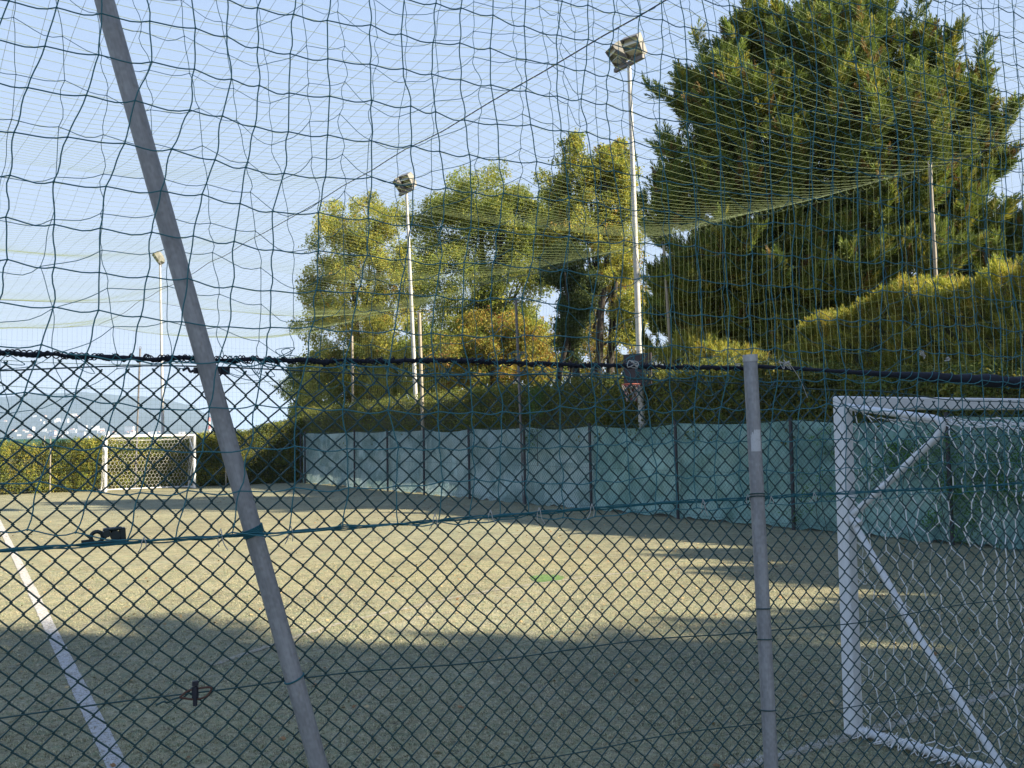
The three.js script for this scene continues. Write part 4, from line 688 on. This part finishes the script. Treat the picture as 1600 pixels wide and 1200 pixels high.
// ---- the two hanging rope nets in front of and behind the fence
function hangingNet(name, label, f, o) { // f(u, h) -> point; strands droop between their knots
  const t = thing(name, label, 'net', null), n = new Tubes(), R = rng(o.seed);
  const jit = (i, j) => [o.jit * n3(i * 0.7, j * 0.7, o.seed) + o.jit * 0.5 * n3(i * 2.1, j * 2.1, o.seed + 4), o.jit * n3(i * 0.6, j * 0.8, o.seed + 9) + o.jit * 0.4 * n3(i * 2.3, j * 1.9, o.seed + 7)];
  const node = (i, j) => { const [a, b] = jit(i, j); return f(o.u0 + i * o.cu + a, o.h0 + j * o.ch + b); };
  const ni = Math.ceil((o.u1 - o.u0) / o.cu), nj = Math.ceil((o.h1 - o.h0) / o.ch), G = [];
  for (let i = 0; i <= ni; i++) { G.push([]); for (let j = 0; j <= nj; j++) G[i].push(node(i, j)); }
  const seg = (a, b, droop, side) => { const out = []; for (let k = 0; k < 5; k++) { const t = k / 5, q = a.clone().lerp(b, t); q.y -= droop * Math.sin(Math.PI * t) * (1.25 - 0.6 * t) - droop * 0.35 * Math.sin(2 * Math.PI * t); q.addScaledVector(fu, side * Math.sin(2 * Math.PI * t)); out.push(q); } return out; };
  for (let j = 0; j <= nj; j++) { let pts = []; for (let i = 0; i < ni; i++) pts.push(...seg(G[i][j], G[i + 1][j], o.droop * (0.5 + R() * 1.0), 0)); pts.push(G[ni][j]); n.add(pts, o.r, o.sides ?? 5); }
  for (let i = 0; i <= ni; i++) { let pts = []; for (let j = 0; j < nj; j++) pts.push(...seg(G[i][j], G[i][j + 1], 0, o.wave * (R() - 0.3) * 2)); pts.push(G[i][nj]); n.add(pts, o.r, o.sides ?? 5); }
  for (const c of G) for (const p of c) n.knot(p, o.r * 2.3);
  part('net_mesh', n.geo(), M[o.mat], t); return { t, G, node };
}
const netOut = (u) => lerp(0.088, 0.022, smooth(u, uOf(600), uOf(1050)));
const ROPE_H = (u) => lerp(1.555, 1.58, smooth(u, uOf(0), uOf(1170)));
const lean = (u) => 0.17 * smooth(-u, -uOf(900), -uOf(0)) + 0.10 * smooth(-u, -uOf(120), -uOf(-200));
const near = hangingNet('rope_net', 'thick teal rope net hanging in front of the chain link fence', (u, h) => {
  const k = lean(u), fall = 2.75 - h, below = Math.max(0, FH - h);
  return FP(u - k * fall - 0.22 * k * 3 * below - 0.05 * n3(u * 1.3, h * 1.2, 2), h - 0.05 * smooth(-u, -uOf(700), -uOf(-100)) * Math.max(0, h - 1.7) * 0.4 + 0.012 * n3(u * 2, h * 2, 6) + 0.055 * smooth(-u, -uOf(500), -uOf(-50)), netOut(u) + 0.02 * n3(u * 1.1, h * 1.1, 5));
}, { u0: uMin, u1: uMax, h0: 1.56, h1: 5.9, cu: 0.108, ch: 0.113, jit: 0.009, droop: 0.0075, wave: 0.004, r: 0.0019, seed: 41, mat: 'net' });
{
  const rope = new Tubes(), R = rng(4); // the net's bottom rope: a bundle of strands laid together
  for (let s = 0; s < 4; s++) { const pts = []; for (let k = 0; k <= 260; k++) { const u = lerp(uMin, uMax, k / 260), a = k * 0.5 + s * 1.57; pts.push(FP(u, ROPE_H(u) + 0.0032 * Math.sin(a) + 0.004 * n3(u * 5, s, 1), netOut(u) + 0.003 * Math.cos(a))); } rope.add(pts, 0.0021, 5); }
  part('bottom_rope', rope.geo(), M.rope, near.t);
  const ropeAt = (px, py) => { const u = uOf(px); return onFence(px, py, netOut(u) + 0.004).p; };
  const ties = [[1098, 783], [1168, 775], [1205, 778], [1272, 772], [1375, 770], [842, 796], [925, 790], [680, 806], [766, 800], [455, 825], [345, 830], [226, 842]];
  for (const [px, py] of ties) { const c = ropeAt(px, py), k = 0.016 + 0.014 * R(), e = R() < 0.5 ? 1 : -1; part('tie', tube(spline([c.clone().add(V(0, 0.006, 0)), c.clone().add(V(0.004 * e, -0.004, 0.006)), c.clone().add(V(0.008 * e, -k, 0.004)), c.clone().add(V(0.018 * e, -k * 1.7, -0.002))], 10), 0.0015, 5), M.tie, near.t); part('tie', tube(spline([c.clone().add(V(0, 0.005, 0.004)), c.clone().add(V(-0.006 * e, -k * 0.6, 0.006)), c.clone().add(V(-0.004 * e, -k * 1.4, 0.002))], 8), 0.0012, 5), M.tie, near.t); }
  // knotted white tape by the top of the fence
  for (const [px, py, w, n] of [[1440, 553, 0.045, 4], [1478, 560, 0.025, 3], [1225, 568, 0.06, 4], [988, 566, 0.05, 3], [1150, 572, 0.03, 2]]) { const c = ropeAt(px, py), ribbons = new Tubes(); for (let k = 0; k < n; k++) { const p = [c.clone()]; for (let j = 0; j < 4; j++) p.push(c.clone().addScaledVector(fu, (R() - 0.5) * w).add(V(0, (R() - 0.6) * w * 0.7, 0)).addScaledVector(fn, R() * 0.012)); ribbons.add(spline(p, 18), 0.0016, 4); } part('white_tape', ribbons.geo(), M.tie, near.t); }
  const c = ropeAt(1232, 566); part('white_tape', tube(spline([c, c.clone().addScaledVector(fu, 0.05).add(V(0, -0.06, 0)), c.clone().addScaledVector(fu, 0.085).add(V(0, -0.13, 0))], 12), 0.0014, 4), M.tie, near.t);
}
hangingNet('slack_net', 'thinner slack net hanging in folds just behind the chain link fence', (u, h) => {
  const fold = 0.5 + 0.5 * n3(u * 0.7, 3, 1), k = 0.12;
  return FP(u + k * (2.9 - h) * (0.4 + 0.9 * n3(u * 0.5, 1, 8)) + 0.07 * n3(u * 1.1, h * 0.7, 2), h - 0.09 * n3(u * 1.6, h * 0.35, 12) - 0.05 * n3(u * 3.4, h * 0.5, 14), -0.55 - 0.28 * n3(u * 0.9, h * 0.5, 5) * fold);
}, { u0: uMin - 0.3, u1: uMax, h0: 2.03, h1: 5.9, cu: 0.128, ch: 0.13, jit: 0.014, droop: 0.014, wave: 0.008, r: 0.00125, seed: 57, mat: 'net', sides: 4 });
{ // what is lashed along the top of the fence: rope wound with net ends on the left, a rolled dark sheet on the right
  const t = thing('top_rope', 'dark rope wound with loose strands along the top of the chain link fence', 'rope', null), u1 = uOf(1180), pts = [], n = 240;
  for (let k = 0; k <= n; k++) { const u = lerp(uMin, u1, k / n); pts.push(FP(u, FH - 0.004 + 0.008 * n3(u * 1.2, 0, 1) + 0.004 * n3(u * 9, 1, 2), 0.0)); }
  part('core_rope', tube(pts, (x) => 0.0062 * (1 + 0.35 * n3(x * 60, 2, 2)), 8), M.bundle, t);
  const R = rng(12), w = new Tubes();
  for (let s = 0; s < 3; s++) { const q = []; for (let k = 0; k <= 900; k++) { const u = lerp(uMin, u1, k / 900), a = k * (0.42 + 0.05 * s) + s * 2, rr = 0.009 + 0.004 * n3(u * 4, s, 3); q.push(FP(u, FH - 0.004 + 0.008 * n3(u * 1.2, 0, 1) + rr * Math.sin(a), rr * Math.cos(a))); } w.add(q, 0.0018, 4); }
  part('winding', w.geo(), M.bundle, t);
  for (let k = 0; k < 60; k++) { const u = lerp(uMin, u1, R()), h = FH, a = 0.02 + 0.05 * R(), d = R() < 0.65 ? -1 : 0.7, o = 0.01 + 0.03 * R(); part('loop', tube(spline([FP(u, h, o), FP(u + a * 0.7, h + d * a * 0.5, o), FP(u + a * (0.4 + R()), h + d * a * (0.8 + 0.4 * R()), o + 0.01), FP(u + a * (R() - 0.4), h + d * a * 0.7, o), FP(u + 0.01, h, o)], 18), 0.0012, 4), M.net, t); }
  const t2 = thing('rolled_sheet', 'dark navy rolled sheet lashed along the fence top right of the grey post', 'rolled sheet', null), u2 = uMax, p2 = [], N = 120;
  for (let k = 0; k <= N; k++) { const u = lerp(uOf(1182), u2, k / N), g = smooth(u, uOf(1200), uOf(1330)); p2.push(FP(u, onFence(1182, 570).h - 0.004 - (onFence(1182, 570).h - onFence(1600, 596).h) * clamp((u - uOf(1182)) / (uOf(1600) - uOf(1182)), 0, 1.2), -0.01)); }
  part('roll', tube(p2, (x) => lerp(0.007, 0.025, smooth(x, 0.08, 0.45)) * (1 + 0.22 * n3(x * 26, 1, 7) + 0.1 * n3(x * 70, 3, 7)), 12), M.bundle, t2);
  const q = []; for (let k = 0; k <= 500; k++) { const x = k / 500, b = p2[Math.min(N, Math.floor(x * N))], rr = lerp(0.010, 0.028, smooth(x, 0.08, 0.45)), a = k * 0.35; q.push(b.clone().add(V(0, rr * Math.sin(a), 0)).addScaledVector(fn, rr * Math.cos(a)).addScaledVector(fu, (x * N % 1) * (uMax - uOf(1182)) / N)); }
  part('lashing', tube(q, 0.0016, 4), M.net, t2);
}

scene.traverse((o) => { if (o.isMesh) { o.castShadow = true; o.receiveShadow = true; } });
renderer.render(scene, camera);
